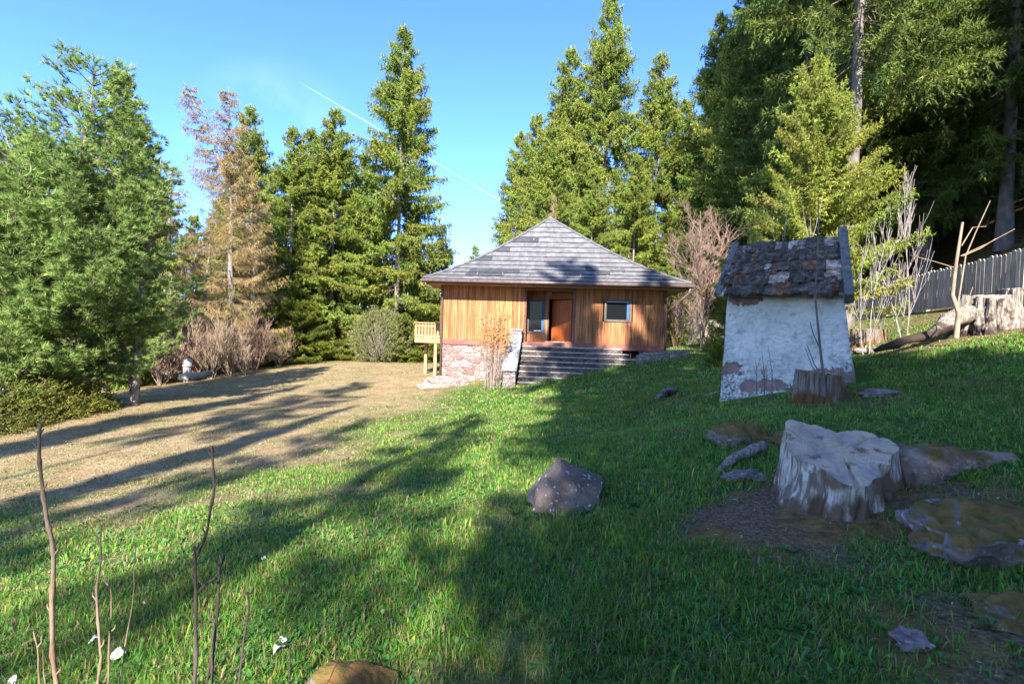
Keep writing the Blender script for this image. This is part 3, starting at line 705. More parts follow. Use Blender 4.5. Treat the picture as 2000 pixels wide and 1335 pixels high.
# ------------------------------------------------------------------ rocks
def rock_mesh(seed, sx, sy, sz, rough=.25, sub=5, freq=1.4, flat=0.0, pts=None):
    bm = bmesh.new()
    if pts:
        for p in pts: bm.verts.new(p)
        bmesh.ops.convex_hull(bm, input=bm.verts)
        bmesh.ops.triangulate(bm, faces=bm.faces)
        bmesh.ops.subdivide_edges(bm, edges=bm.edges, cuts=9, use_grid_fill=True)
        for _ in range(1): bmesh.ops.smooth_vert(bm, verts=bm.verts, factor=.5, use_axis_x=True, use_axis_y=True, use_axis_z=True)
        sc = 1
    else:
        bmesh.ops.create_icosphere(bm, subdivisions=sub, radius=1)
        for v in bm.verts:
            n = mnoise.fractal(v.co * freq + Vector((seed * 7.1, seed * 3.3, 0)), 1.0, 2.0, 3)
            c = mnoise.cell(v.co * 1.6 + Vector((seed, 0, 0))) * .1
            v.co *= (1 + rough * n * 1.3 + c * rough)
            v.co.x *= sx; v.co.y *= sy; v.co.z *= sz
    bm.normal_update()
    for v in bm.verts:
        n = mnoise.fractal(v.co * 9 + Vector((seed, 1, 2)), 1.0, 2.0, 6) - 1.2 * abs(mnoise.noise(v.co * 5 + Vector((seed, 3, 3)))); n2 = mnoise.fractal(v.co * 3 + Vector((seed, 5, 2)), 1.0, 2.0, 3)
        v.co += v.normal * (n * .018 + n2 * .04) * min(1, max(sx, sy) * 2)
    me = bpy.data.meshes.new("rock"); bm.to_mesh(me); bm.free()
    me.polygons.foreach_set('use_smooth', np.ones(len(me.polygons), bool)); return me
def moss_mat(name, r1, r2, mo1=(.17, .095, .030), mo2=(.085, .075, .020), amount=.5, lich=(.33, .31, .30), lamt=.5):
    """stone with moss on what faces up and pale lichen specks"""
    m = bpy.data.materials.new(name); m.use_nodes = True
    n, l = m.node_tree.nodes, m.node_tree.links; bs = n["Principled BSDF"]; bs.inputs['Roughness'].default_value = .92; bs.inputs['Specular IOR Level'].default_value = .2
    tc = n.new("ShaderNodeTexCoord"); ge = n.new("ShaderNodeNewGeometry"); sp = n.new("ShaderNodeSeparateXYZ"); l.new(ge.outputs['Normal'], sp.inputs[0])
    def nz(s, d=8):
        z = n.new("ShaderNodeTexNoise"); z.inputs['Scale'].default_value = s; z.inputs['Detail'].default_value = d; l.new(tc.outputs['Object'], z.inputs['Vector']); return z.outputs['Fac']
    def rp(f, a, b, lo, hi):
        r = n.new("ShaderNodeValToRGB"); l.new(f, r.inputs[0]); e = r.color_ramp.elements; e[0].position = lo; e[1].position = hi; e[0].color = (*a, 1); e[1].color = (*b, 1); return r.outputs[0]
    rock = rp(nz(7), r1, r2, .35, .65); mos = rp(nz(14), mo1, mo2, .4, .6)
    ad = n.new("ShaderNodeMath"); ad.operation = 'ADD'; l.new(sp.outputs['Z'], ad.inputs[0]); l.new(rp(nz(4), (0, 0, 0), (1, 1, 1), .3, .7), ad.inputs[1])
    f = n.new("ShaderNodeMapRange"); f.inputs[1].default_value = 1.9 - amount * 1.3; f.inputs[2].default_value = 2.4 - amount * 1.3; l.new(ad.outputs[0], f.inputs[0])
    lf = rp(nz(24), (0, 0, 0), (1, 1, 1), .62 - lamt * .08, .68 - lamt * .06)
    x = n.new("ShaderNodeMix"); x.data_type = 'RGBA'; l.new(lf, x.inputs[0]); l.new(rock, x.inputs[6]); x.inputs[7].default_value = (*lich, 1)
    y = n.new("ShaderNodeMix"); y.data_type = 'RGBA'; l.new(f.outputs[0], y.inputs[0]); l.new(x.outputs[2], y.inputs[6]); l.new(mos, y.inputs[7])
    l.new(y.outputs[2], bs.inputs['Base Color'])
    bp = n.new("ShaderNodeBump"); bp.inputs['Strength'].default_value = .9; bp.inputs['Distance'].default_value = .02; l.new(nz(35, 10), bp.inputs['Height']); l.new(bp.outputs[0], bs.inputs['Normal'])
    return m
RK = moss_mat("lilac_rock", (.13, .10, .10), (.24, .19, .19), amount=.25)
RKM = moss_mat("mossy_rock", (.12, .095, .098), (.23, .19, .19), amount=1.1, lamt=.1)
RKD = moss_mat("dark_rock", (.10, .075, .060), (.20, .155, .13), mo1=(.17, .08, .03), amount=.35, lich=(.38, .37, .37), lamt=.2)
RKP = moss_mat("pale_rock", (.14, .105, .095), (.25, .195, .18), mo1=(.25, .2, .06), amount=.2, lich=(.36, .34, .32))
def rock(name, px, py, D, sx, sy, sz, m, label, seed=1, rz=0, sink=.3, group=None, cat="rock", **k):
    me = rock_mesh(seed, sx, sy, sz, **k); me.materials.append(m)
    p = P(px, py, D); o = link(name, me, loc=(p.x, p.y, g1(p.x, p.y) + sz * (1 - 2 * sink) * .5)); o.rotation_euler = (0, 0, rz)
    tag(o, label, cat, group); BLOCK.append((p.x, p.y, max(sx, sy) * .45)); return o
def build_rocks():
    # the wedge shaped stone in mid lawn
    c = P(1100, 975, 4.72)
    q = lambda px, py, D: tuple(P(px, py, D) - c)
    pts = [q(1022, 975, 4.6), q(1040, 1000, 4.35), q(1092, 893, 4.75), q(1108, 896, 4.85), q(1178, 938, 4.75), q(1172, 985, 4.5), q(1100, 1010, 4.35), q(1165, 1000, 4.4),
           q(1048, 945, 4.5), q(1060, 925, 5.1), q(1140, 930, 5.2), q(1050, 960, 5.0)]
    me = rock_mesh(3, 1, 1, 1, pts=pts); me.materials.append(RKD)
    o = link("rock", me, loc=c); tag(o, "dark wedge shaped boulder alone in the middle of the lawn", "rock"); BLOCK.append((c.x, c.y, .3))
    rock("rock", 690, 1352, 2.32, .18, .18, .12, RKM, "orange mossed rock cut off by the lower edge of the photo", 5, group="rocks in the lawn", sink=.25)
    rock("rock", 1925, 1075, 3.0, .40, .32, .24, RKM, "lumpy lilac rock with brown moss right of the big stump", 7, rz=.3, sink=.36, group="rocks in the lawn", rough=.2, freq=1.8)
    rock("rock", 1830, 1035, 3.25, .16, .15, .13, RK, "small bare lilac rock leaning on the lumpy mossy rock", 9, sink=.3, group="rocks in the lawn", rough=.4)
    rock("rock", 1780, 1290, 2.25, .07, .06, .05, RK, "small lilac stone poking from the brown moss in the lower right corner", 11, sink=.3, group="rocks in the lawn", rough=.4)
    rock("rock", 1990, 1245, 2.35, .20, .16, .07, RKM, "low moss covered stone at the right edge near the lower corner", 12, sink=.45, group="rocks in the lawn", rough=.3)
    rock("rock", 1445, 815, 6.1, .34, .26, .19, RKM, "rounded boulder capped with rusty moss left of the big stump", 13, sink=.3, group="rocks in the lawn")
    rock("rock", 1555, 830, 5.7, .30, .22, .13, RKM, "low mossy stone behind the big stump", 15, sink=.35, group="rocks in the lawn")
    rock("rock", 1718, 782, 7.3, .30, .16, .07, RK, "flat lilac stone in the grass right of the small stump", 17, sink=.25, group="rocks in the lawn")
    rock("rock", 862, 765, 23.2, 1.05, .4, .42, RKP, "pale pinkish ledge stone at the foot of the downpipe", 19, sink=.35, group="stones at the house corner")
    rock("rock", 842, 757, 23.6, .35, .35, .40, RKP, "rough pink stone at the left end of the ledge", 21, sink=.3, group="stones at the house corner")
    rock("rock", 873, 738, 24.0, .22, .2, .22, RKP, "rounded stone against the left corner of the house base", 23, sink=.2, group="stones at the house corner")
    rock("rock", 1400, 665, 27, .9, .5, .35, RKP, "tan boulder beside the path behind the little plastered hut", 25, sink=.3)
    rock("rock", 1695, 690, 12.9, .35, .25, .12, RKP, "pale stone in the sunny grass right of the hut", 27, sink=.3)
    rock("rock", 1460, 915, 4.7, .18, .09, .06, RK, "knobbly grey stone in the bare soil left of the big stump", 29, sink=.2, rough=.5)
    rock("rock", 195, 800, 15.8, .35, .3, .18, RK, "grey lichen stones at the foot of the leftmost short post", 31, sink=.3, rough=.5)
    rock("rock", 1945, 925, 4.3, .12, .06, .04, RK, "small lilac stone in the grass at the right edge", 33, sink=.2)
build_rocks()

# ------------------------------------------------------------------ plastered hut
def build_hut():
    a = P(1405, 789, 9.3); b = P(1674, 742, 8.2)
    dx, dy = b.x - a.x, b.y - a.y; yaw = math.atan2(dy, dx); w = math.hypot(dx, dy)
    M = Matrix.Translation(Vector((a.x, a.y, a.z))) @ Matrix.Rotation(yaw, 4, 'Z'); MI = M.inverted()
    def loc(px, py, yl):
        o = MI @ EYE; d = MI.to_3x3() @ ray(px, py); t = (yl - o.y) / d.y; return o + d * t
    h = empty("plastered_hut", a, yaw, "small white plastered hut with battered walls and decayed shingle roof", "hut")
    dep = 1.9; bat = .12
    tl = loc(1421, 578, bat); tr = loc(1648, 572, bat); zt = (tl.z + tr.z) / 2
    print("HUT w", w, "top", tl, tr, yaw)
    # walls with concave batter, dense mesh so the plaster can be uneven
    n = 44; rings = []
    NX, NY = 46, 34
    def sect(s):  # s 0 base .. 1 top
        k = (1 - s) ** 1.9
        xl = tl.x + (0 - tl.x) * ((1 - s) ** 1.25); xr = tr.x + (w + .08 - tr.x) * (1 - s) ** 1.15
        return xl, xr, bat * (1 - (1 - s) ** 1.4), dep - bat * (1 - (1 - s) ** 1.4)
    V = []; 
    zb = -1.0
    for j in range(n + 1):
        s = j / n; z = zb + (zt - zb) * s; ss = max(0, z / zt); xl, xr, yf, yb = sect(ss)
        if z < 0: xl -= .02; 
        ring = []
        for i in range(NX): ring.append((xl + (xr - xl) * i / NX, yf))
        for i in range(NY): ring.append((xr, yf + (yb - yf) * i / NY))
        for i in range(NX): ring.append((xr - (xr - xl) * i / NX, yb))
        for i in range(NY): ring.append((xl, yb - (yb - yf) * i / NY))
        cx_, cy_ = (xl + xr) / 2, (yf + yb) / 2
        for (x, y) in ring:
            q = Vector((x, y, z)); d = Vector((x - cx_, y - cy_, 0)).normalized()
            q += d * (mnoise.fractal(q * 1.6, 1, 2, 4) * .035 + mnoise.fractal(q * 9, 1, 2, 3) * .008); V.append(q)
    K = 2 * (NX + NY); F = [(j * K + i, j * K + (i + 1) % K, (j + 1) * K + (i + 1) % K, (j + 1) * K + i) for j in range(n) for i in range(K)]
    me = bpy.data.meshes.new("plaster_wall"); me.from_pydata([tuple(v) for v in V], [], F); me.polygons.foreach_set('use_smooth', np.ones(len(F), bool))
    # plaster: white, with bare red stone patches and dark algae low down
    m = bpy.data.materials.new("weathered_plaster"); m.use_nodes = True; nn, l = m.node_tree.nodes, m.node_tree.links; bs = nn["Principled BSDF"]; bs.inputs['Roughness'].default_value = .92; bs.inputs['Specular IOR Level'].default_value = .15
    tc = nn.new("ShaderNodeTexCoord")
    def nz(s, d=9, st=None, lo=.3, hi=.7, ds=0):
        z = nn.new("ShaderNodeTexNoise"); z.inputs['Scale'].default_value = s; z.inputs['Detail'].default_value = d; z.inputs['Distortion'].default_value = ds
        v = tc.outputs['Object']
        if st: mp = nn.new("ShaderNodeMapping"); mp.inputs['Scale'].default_value = st; l.new(v, mp.inputs[0]); v = mp.outputs[0]
        l.new(v, z.inputs['Vector']); r = nn.new("ShaderNodeMapRange"); r.inputs[1].default_value = lo; r.inputs[2].default_value = hi; l.new(z.outputs['Fac'], r.inputs[0]); return r.outputs[0]
    def math_(op, a, b):
        x = nn.new("ShaderNodeMath"); x.operation = op
        for i, q in enumerate((a, b)):
            if isinstance(q, (int, float)): x.inputs[i].default_value = q
            else: l.new(q, x.inputs[i])
        return x.outputs[0]
    def mixc(f, a, b):
        x = nn.new("ShaderNodeMix"); x.data_type = 'RGBA'; l.new(f, x.inputs[0])
        for i, q in ((6, a), (7, b)):
            if isinstance(q, tuple): x.inputs[i].default_value = (*q, 1)
            else: l.new(q, x.inputs[i])
        return x.outputs[2]
    sp = nn.new("ShaderNodeSeparateXYZ"); l.new(tc.outputs['Object'], sp.inputs[0])
    X, Z = sp.outputs['X'], sp.outputs['Z']
    base = mixc(nz(2.2, 8), (.50, .49, .47), (.66, .64, .60)); base = mixc(nz(9, 10, (1, 1, .7), .5, .72), base, (.36, .35, .34))
    def blob(x, z, rx, rz):
        u = math_('DIVIDE', math_('SUBTRACT', X, x), rx); v = math_('DIVIDE', math_('SUBTRACT', Z, z), rz)
        d = math_('ADD', math_('MULTIPLY', u, u), math_('MULTIPLY', v, v)); d = math_('ADD', d, math_('ADD', math_('MULTIPLY', nz(4, 12, None, .3, .7), 1.1), math_('MULTIPLY', nz(17, 8, None, .3, .7), .9)))
        r = nn.new("ShaderNodeMapRange"); r.inputs[1].default_value = 1.95; r.inputs[2].default_value = 1.85; l.new(d, r.inputs[0]); return r.outputs[0]
    # algae and grime: more at the foot and at both edges
    low = nn.new("ShaderNodeMapRange"); low.inputs[1].default_value = 1.5; low.inputs[2].default_value = .3; low.inputs[3].default_value = -.25; low.inputs[4].default_value = .42; l.new(Z, low.inputs[0])
    cxw = math_('ABSOLUTE', math_('SUBTRACT', X, w * .47), 0); edg = nn.new("ShaderNodeMapRange"); edg.inputs[1].default_value = w * .28; edg.inputs[2].default_value = w * .52; edg.inputs[3].default_value = -.1; edg.inputs[4].default_value = .22; l.new(cxw, edg.inputs[0])
    gr = math_('ADD', math_('ADD', nz(6, 12, (1, 1, 1.4), .0, 1.0), low.outputs[0]), edg.outputs[0])
    g = nn.new("ShaderNodeMapRange"); g.inputs[1].default_value = .58; g.inputs[2].default_value = .86; l.new(gr, g.inputs[0])
    g2 = math_('MULTIPLY', g.outputs[0], nz(26, 6, None, .38, .6))
    c = mixc(g2, base, (.13, .12, .11))
    stone = mixc(nz(8), (.17, .105, .095), (.30, .215, .20))
    s = blob(.32, zt - .06, .30, .13)
    for bb in [(.18, .66, .20, .12), (.85, .42, .22, .12), (1.72, .60, .34, .20), (.50, .36, .16, .12), (1.25, .35, .2, .12)]:
        s = math_('MAXIMUM', s, blob(*bb))
    c = mixc(s, c, stone); l.new(c, bs.inputs['Base Color'])
    hgt = math_('SUBTRACT', nz(14, 12), math_('MULTIPLY', s, .8))
    bp = nn.new("ShaderNodeBump"); bp.inputs['Strength'].default_value = .8; bp.inputs['Distance'].default_value = .03; l.new(hgt, bp.inputs['Height']); l.new(bp.outputs[0], bs.inputs['Normal'])
    me.materials.append(m); link("plaster_wall", me, h)
    for i in range(5): pass
    # roof: front eave, ridge, back eave
    ef = loc(1403, 577, -.12); er = loc(1655, 574, -.12); yr = dep / 2
    rl_, rr_ = loc(1437, 482, yr), loc(1645, 462, yr)
    print("HUT roof", ef, er, rl_, rr_)
    e0 = Vector((ef.x, -.14, ef.z)); e1 = Vector((er.x, -.14, er.z)); r0 = Vector((rl_.x, yr, rl_.z)); r1 = Vector((rr_.x, yr, rr_.z))
    yb_ = dep + .25; b0 = Vector((e0.x, yb_, e0.z)); b1 = Vector((e1.x, yb_, e1.z))
    OLD = mat("decayed_shingle_moss", (.070, .050, .037), (.20, .155, .12), 11, .95, 3, 40, c3=(.09, .07, .056), attr=True)
    rnd = random.Random(12)
    def slope(A0, A1, B0, B1, name, seed):
        rn = random.Random(seed); m = MB(); rows = 5
        dk = MB(); nn_ = (A1 - A0).cross(B0 - A0).normalized(); nn_ = nn_ if nn_.z > 0 else -nn_
        dk.add([A0, A1, B1, B0, A0 - nn_ * .05, A1 - nn_ * .05, B1 - nn_ * .05, B0 - nn_ * .05], [(0, 1, 2, 3), (7, 6, 5, 4), (0, 4, 5, 1), (1, 5, 6, 2), (2, 6, 7, 3), (3, 7, 4, 0)])
        rf = dk.build(name, mat("roof_board_" + name, (.10, .09, .085), (.2, .18, .17), 8, .9), h)
        for i in range(rows):
            t0, t1 = i / rows - .02, (i + 1.25) / rows; t1 = min(t1, 1.0); u = 0.0
            while u < 1:
                wd = rn.uniform(.045, .10); u1 = min(1, u + wd); du = rn.uniform(-.035, .015)
                kind = rn.random(); tone = rn.uniform(.7, 1.35)
                bare = (vnoise(u * 6 + 2.2, i * 1.7 + seed, 1, 5, 2) > .12)
                c = (tone * 3.6, tone * 3.45, tone * 3.4) if bare and rn.random() < .8 else ((tone * 1.5, tone * 1.0, tone * .75) if kind > .9 else (tone, tone, tone))
                def q(uu, tt, l): 
                    return A0.lerp(A1, uu).lerp(B0.lerp(B1, uu), tt) + nn_ * l
                nx, ny = 7, 9; lf = .045 + rn.uniform(0, .03) ; vs = []
                for jy in range(ny + 1):
                    for jx in range(nx + 1):
                        uu = u + (u1 - u) * jx / nx; tt = t0 + du + (t1 - t0 - du) * jy / ny
                        pp = q(uu, tt, 0); r_ = (mnoise.fractal(pp * 9, 1, 2, 5) * .05 + .015) if not bare else mnoise.fractal(pp * 9, 1, 2, 5) * .012
                        lft = lf * (1 - .75 * jy / ny) + r_ + (.02 if not bare else 0)
                        vs.append(q(uu, tt, max(.006, lft)) + (Vector((0, 0, -.02)) if jy == 0 and not bare else Vector()) + (A0 - B0).normalized() * (mnoise.noise(pp * 11) * .05 if jy < 2 else 0))
                b = len(vs); vs += [q(u + (u1 - u) * jx / nx, t0 + du, .002) for jx in range(nx + 1)]
                fs = [(jy * (nx + 1) + jx, jy * (nx + 1) + jx + 1, (jy + 1) * (nx + 1) + jx + 1, (jy + 1) * (nx + 1) + jx) for jy in range(ny) for jx in range(nx)]
                fs += [(b + jx, b + jx + 1, jx + 1, jx) for jx in range(nx)]
                m.add(vs, fs, c); u = u1
        m.build("shingles", OLD, rf, smooth=False)
    slope(e0, e1, r0, r1, "roof", 3); slope(b1, b0, r1, r0, "roof", 4)
    # gable infill on the right and left
    for (p, s_) in ((e1, -1), (e0, 1)):
        m = MB(); x = p.x + s_ * .18; rz_ = (r1.z if s_ < 0 else r0.z) - .06
        m.add([(x, .1, zt - .05), (x, dep - .1, zt - .05), (x, yr, rz_), (x + s_ * .06, .1, zt - .05), (x + s_ * .06, dep - .1, zt - .05), (x + s_ * .06, yr, rz_)], [(0, 1, 2), (5, 4, 3), (0, 3, 4, 1), (1, 4, 5, 2), (2, 5, 3, 0)])
        m.build("gable", mat("grey_gable_boards", (.16, .15, .15), (.26, .25, .25), 5, .9, .3, 20, stretch=(1, 6, 1)), h)
    GB = mat("weathered_grey_board", (.085, .08, .075), (.17, .16, .15), 4, .9, .5, 30, stretch=(4, 4, .8))
    def board(A, B, w_, t_):
        d = (B - A).normalized(); up = Vector((0, -d.z, d.y)); up = up if up.z > 0 else -up
        m = MB(); vs = []
        for x in (-w_ / 2, w_ / 2):
            for pnt in (A, B): vs += [pnt + Vector((x, 0, 0)) - up * t_ * .6, pnt + Vector((x, 0, 0)) + up * t_ * .4]
        m.add(vs, [(0, 1, 3, 2), (4, 6, 7, 5), (1, 5, 7, 3), (0, 2, 6, 4), (0, 4, 5, 1), (2, 3, 7, 6)]); m.build("barge_board", GB, h, bevel=.006)
    d0 = (r0 - e0).normalized(); d1 = (r1 - e1).normalized()
    board(e0 - d0 * .04 + Vector((.0, 0, .04)), r0 + Vector((.0, .0, .06)), .12, .10)
    board(e1 - d1 * .12 + Vector((.02, 0, .02)), r1 + d1 * .08 + Vector((.0, 0, .07)), .13, .20)
    db0 = (r0 - b0).normalized(); board(b0 + Vector((.0, 0, .05)), r0 + Vector((-.02, .02, .07)), .13, .12); board(b1 + Vector((.02, 0, .05)), r1 + Vector((.02, .02, .07)), .13, .2)
    for t in np.linspace(0, 1, 6):
        for s in np.linspace(0, 1, 5): BLOCK.append(tuple(((M @ Vector((w * t, dep * s, 0))).x, (M @ Vector((w * t, dep * s, 0))).y, .28)))
    return M, w
HUTM, HUTW = build_hut()

# ------------------------------------------------------------------ stumps
def wood_cut_mat(name, c1_, c2_, ring=14, dirt=(.12, .08, .05)):
    m = bpy.data.materials.new(name); m.use_nodes = True; n, l = m.node_tree.nodes, m.node_tree.links; bs = n["Principled BSDF"]; bs.inputs['Roughness'].default_value = .85; bs.inputs['Specular IOR Level'].default_value = .2
    tc = n.new("ShaderNodeTexCoord"); wv = n.new("ShaderNodeTexWave"); wv.wave_type = 'RINGS'; wv.rings_direction = 'Z'; wv.inputs['Scale'].default_value = ring * .7; wv.inputs['Distortion'].default_value = 2.5; wv.inputs['Detail'].default_value = 6; wv.inputs['Detail Scale'].default_value = 2
    l.new(tc.outputs['Object'], wv.inputs[0])
    nz = n.new("ShaderNodeTexNoise"); nz.inputs['Scale'].default_value = 4.5; nz.inputs['Detail'].default_value = 9; l.new(tc.outputs['Object'], nz.inputs[0])
    r1 = n.new("ShaderNodeValToRGB"); l.new(wv.outputs['Fac'], r1.inputs[0]); e = r1.color_ramp.elements; e[0].color = (*[x * .85 for x in c1_], 1); e[1].color = (*c1_, 1)
    r2 = n.new("ShaderNodeValToRGB"); l.new(nz.outputs['Fac'], r2.inputs[0]); e = r2.color_ramp.elements; e[0].position = .42; e[1].position = .58; e[0].color = (0, 0, 0, 1); e[1].color = (1, 1, 1, 1)
    mx = n.new("ShaderNodeMix"); mx.data_type = 'RGBA'; l.new(r2.outputs[0], mx.inputs[0]); l.new(r1.outputs[0], mx.inputs[6]); mx.inputs[7].default_value = (*c2_, 1)
    nz3 = n.new("ShaderNodeTexNoise"); nz3.inputs['Scale'].default_value = 7; nz3.inputs['Detail'].default_value = 10; l.new(tc.outputs['Object'], nz3.inputs[0])
    r3 = n.new("ShaderNodeValToRGB"); l.new(nz3.outputs['Fac'], r3.inputs[0]); e = r3.color_ramp.elements; e[0].position = .58; e[1].position = .66; e[0].color = (0, 0, 0, 1); e[1].color = (.85, .85, .85, 1)
    m3 = n.new("ShaderNodeMix"); m3.data_type = 'RGBA'; l.new(r3.outputs[0], m3.inputs[0]); l.new(mx.outputs[2], m3.inputs[6]); m3.inputs[7].default_value = (*dirt, 1)
    l.new(m3.outputs[2], bs.inputs['Base Color'])
    bp = n.new("ShaderNodeBump"); bp.inputs['Strength'].default_value = .25; bp.inputs['Distance'].default_value = .006; l.new(wv.outputs['Fac'], bp.inputs['Height']); l.new(bp.outputs[0], bs.inputs['Normal'])
    return m
def fibre_mat(name, a, b, d, dark=.5):
    """weathered wood: vertical fibre with dark decayed patches"""
    m = bpy.data.materials.new(name); m.use_nodes = True; n, l = m.node_tree.nodes, m.node_tree.links; bs = n["Principled BSDF"]; bs.inputs['Roughness'].default_value = .9; bs.inputs['Specular IOR Level'].default_value = .2
    tc = n.new("ShaderNodeTexCoord"); mp = n.new("ShaderNodeMapping"); mp.inputs['Scale'].default_value = (22, 22, 1.6); l.new(tc.outputs['Object'], mp.inputs[0])
    def nz(v, s, d_=9):
        z = n.new("ShaderNodeTexNoise"); z.inputs['Scale'].default_value = s; z.inputs['Detail'].default_value = d_; l.new(v, z.inputs[0]); return z.outputs['Fac']
    def rp(f, A, B, lo, hi):
        r = n.new("ShaderNodeValToRGB"); l.new(f, r.inputs[0]); e = r.color_ramp.elements; e[0].position = lo; e[1].position = hi; e[0].color = (*A, 1); e[1].color = (*B, 1); return r.outputs[0]
    f = nz(mp.outputs[0], 1.7); base = rp(f, a, b, .41, .60)
    pf = rp(nz(tc.outputs['Object'], 3.2, 10), (0, 0, 0), (1, 1, 1), .62 - dark * .2, .70 - dark * .2)
    x = n.new("ShaderNodeMix"); x.data_type = 'RGBA'; l.new(pf, x.inputs[0]); l.new(base, x.inputs[6]); x.inputs[7].default_value = (*d, 1)
    # rotten wood towards the foot of the stump
    sp = n.new("ShaderNodeSeparateXYZ"); l.new(tc.outputs['Object'], sp.inputs[0]); zz = n.new("ShaderNodeMath"); zz.operation = 'MULTIPLY_ADD'; zz.inputs[1].default_value = .95; l.new(nz(tc.outputs['Object'], 5, 9), zz.inputs[0]); l.new(sp.outputs['Z'], zz.inputs[2])
    rz_ = rp(zz.outputs[0], (1, 1, 1), (0, 0, 0), .47, .60); x2 = n.new("ShaderNodeMix"); x2.data_type = 'RGBA'; l.new(rz_, x2.inputs[0]); l.new(x.outputs[2], x2.inputs[6]); x2.inputs[7].default_value = (*[q * .8 for q in d], 1); l.new(x2.outputs[2], bs.inputs['Base Color'])
    f2 = nz(tc.outputs['Object'], 30, 8); am = n.new("ShaderNodeMath"); am.operation = 'ADD'; l.new(f, am.inputs[0]); l.new(f2, am.inputs[1])
    bp = n.new("ShaderNodeBump"); bp.inputs['Strength'].default_value = .8; bp.inputs['Distance'].default_value = .014; l.new(am.outputs[0], bp.inputs['Height']); l.new(bp.outputs[0], bs.inputs['Normal'])
    return m
def stump(name, c, rad, htop, flare, mside, mtop, label, seed=1, nth=340, mroot=None, bark=.02, depth=.5, zj=.0, group=None, roots=()):
    """rad(th), htop(x,y) above c, flare(th, s) extra radius at s=0 (ground) .. 1 (rim)"""
    root = empty(name, c, 0, label, "tree stump", group)
    ns = 44; V = []; F = []
    ht0 = htop
    def crack(x, y):
        r_ = math.hypot(x, y); t_ = math.atan2(y, x); o = 0
        for a_, w_ in ((-1.9, .035), (-.8, .03), (.55, .04), (2.3, .03), (-2.9, .03)): o += math.exp(-(angd(t_ + .12 * mnoise.noise(Vector((r_ * 9, a_, 0))), a_) / w_) ** 2)
        return -.035 * min(1, o) * sstep(.06, .2, r_)
    def htop(x, y): return ht0(x, y) + crack(x, y) + mnoise.fractal(Vector((x * 9 + seed, y * 9, 0)), 1, 2, 6) * .011
    for j in range(ns + 1):
        s = 1 - j / ns
        for i in range(nth):
            th = 2 * math.pi * i / nth; r = rad(th); rr = r + flare(th, s)
            x, y = math.cos(th) * rr, math.sin(th) * rr; top = htop(math.cos(th) * r, math.sin(th) * r)
            z = -depth + (top + depth) * s
            q = Vector((x, y, z)); g = mnoise.fractal(Vector((math.cos(th) * 3.3 + seed, math.sin(th) * 3.3, z * 1.6)), 1, 2.1, 6) * bark * 1.5 + mnoise.fractal(Vector((math.cos(th) * 24 + seed, math.sin(th) * 24, z * 3)), 1, 2, 2) * bark * .22 + mnoise.fractal(q * 7 + Vector((seed, 0, 0)), 1, 2, 4) * bark * 2.2 * max(0, .9 - s)
            for a_, w_ in ((-1.9, .03), (-.8, .025), (.55, .03), (2.3, .03), (-2.35, .02), (-1.3, .018), (-2.9, .03)): g -= bark * 1.2 * math.exp(-(angd(th + .05 * mnoise.noise(Vector((z * 5, a_, 0))), a_) / w_) ** 2)
            q.x += math.cos(th) * g * min(1, (1 - s) * 8 + .2); q.y += math.sin(th) * g * min(1, (1 - s) * 8 + .2); V.append(q)
    F = [(j * nth + i, (j + 1) * nth + i, (j + 1) * nth + (i + 1) % nth, j * nth + (i + 1) % nth) for j in range(ns) for i in range(nth)]
    me = bpy.data.meshes.new("trunk_base"); me.from_pydata([tuple(v) for v in V], [], F); me.polygons.foreach_set('use_smooth', np.ones(len(F), bool)); me.materials.append(mside); link("trunk_base", me, root)
    V2 = []; nr = 34
    for j in range(nr + 1):
        t = 1 - j / nr
        for i in range(nth):
            if j == 0: v = V[i] + Vector((0, 0, .001))
            else:
                th = 2 * math.pi * i / nth; r = rad(th) * t; x, y = math.cos(th) * r, math.sin(th) * r
                v = Vector((x, y, htop(x, y) + mnoise.fractal(Vector((x * 24, y * 24, seed)), 1, 2, 4) * .006 * min(1, j / 2)))
            V2.append(v)
    F2 = [(j * nth + i, (j + 1) * nth + i, (j + 1) * nth + (i + 1) % nth, j * nth + (i + 1) % nth) for j in range(nr - 1) for i in range(nth)]
    V2.append(Vector((0, 0, htop(0, 0)))); F2 += [((nr - 1) * nth + i, len(V2) - 1, (nr - 1) * nth + (i + 1) % nth) for i in range(nth)]
    me = bpy.data.meshes.new("cut_face"); me.from_pydata([tuple(v) for v in V2], [], F2); me.polygons.foreach_set('use_smooth', np.ones(len(F2), bool)); me.materials.append(mtop); link("cut_face", me, root)
    for k, pts in enumerate(roots):
        rt = MB()
        P_, R_ = pts
        # resample and roughen
        n = 18; ps = []; rs = []
        for i in range(n):
            f = i / (n - 1) * (len(P_) - 1); a = min(int(f), len(P_) - 2); f -= a
            ps.append(Vector(P_[a]).lerp(Vector(P_[a + 1]), f) - Vector(c)); rs.append(R_[a] * (1 - f) + R_[a + 1] * f)
        b = len(rt.v); rt.tube(ps, rs, 14)
        rt.v = [tuple(Vector(v) + Vector((mnoise.noise(Vector(v) * 6), mnoise.noise(Vector(v) * 6 + Vector((9, 0, 0))), mnoise.noise(Vector(v) * 6 + Vector((0, 9, 0))))) * max(rs) * .32) for v in rt.v]
        rt.build("root", mroot or mside, root, smooth=True)
    return root
def angd(a, b): return abs((a - b + math.pi) % (2 * math.pi) - math.pi)
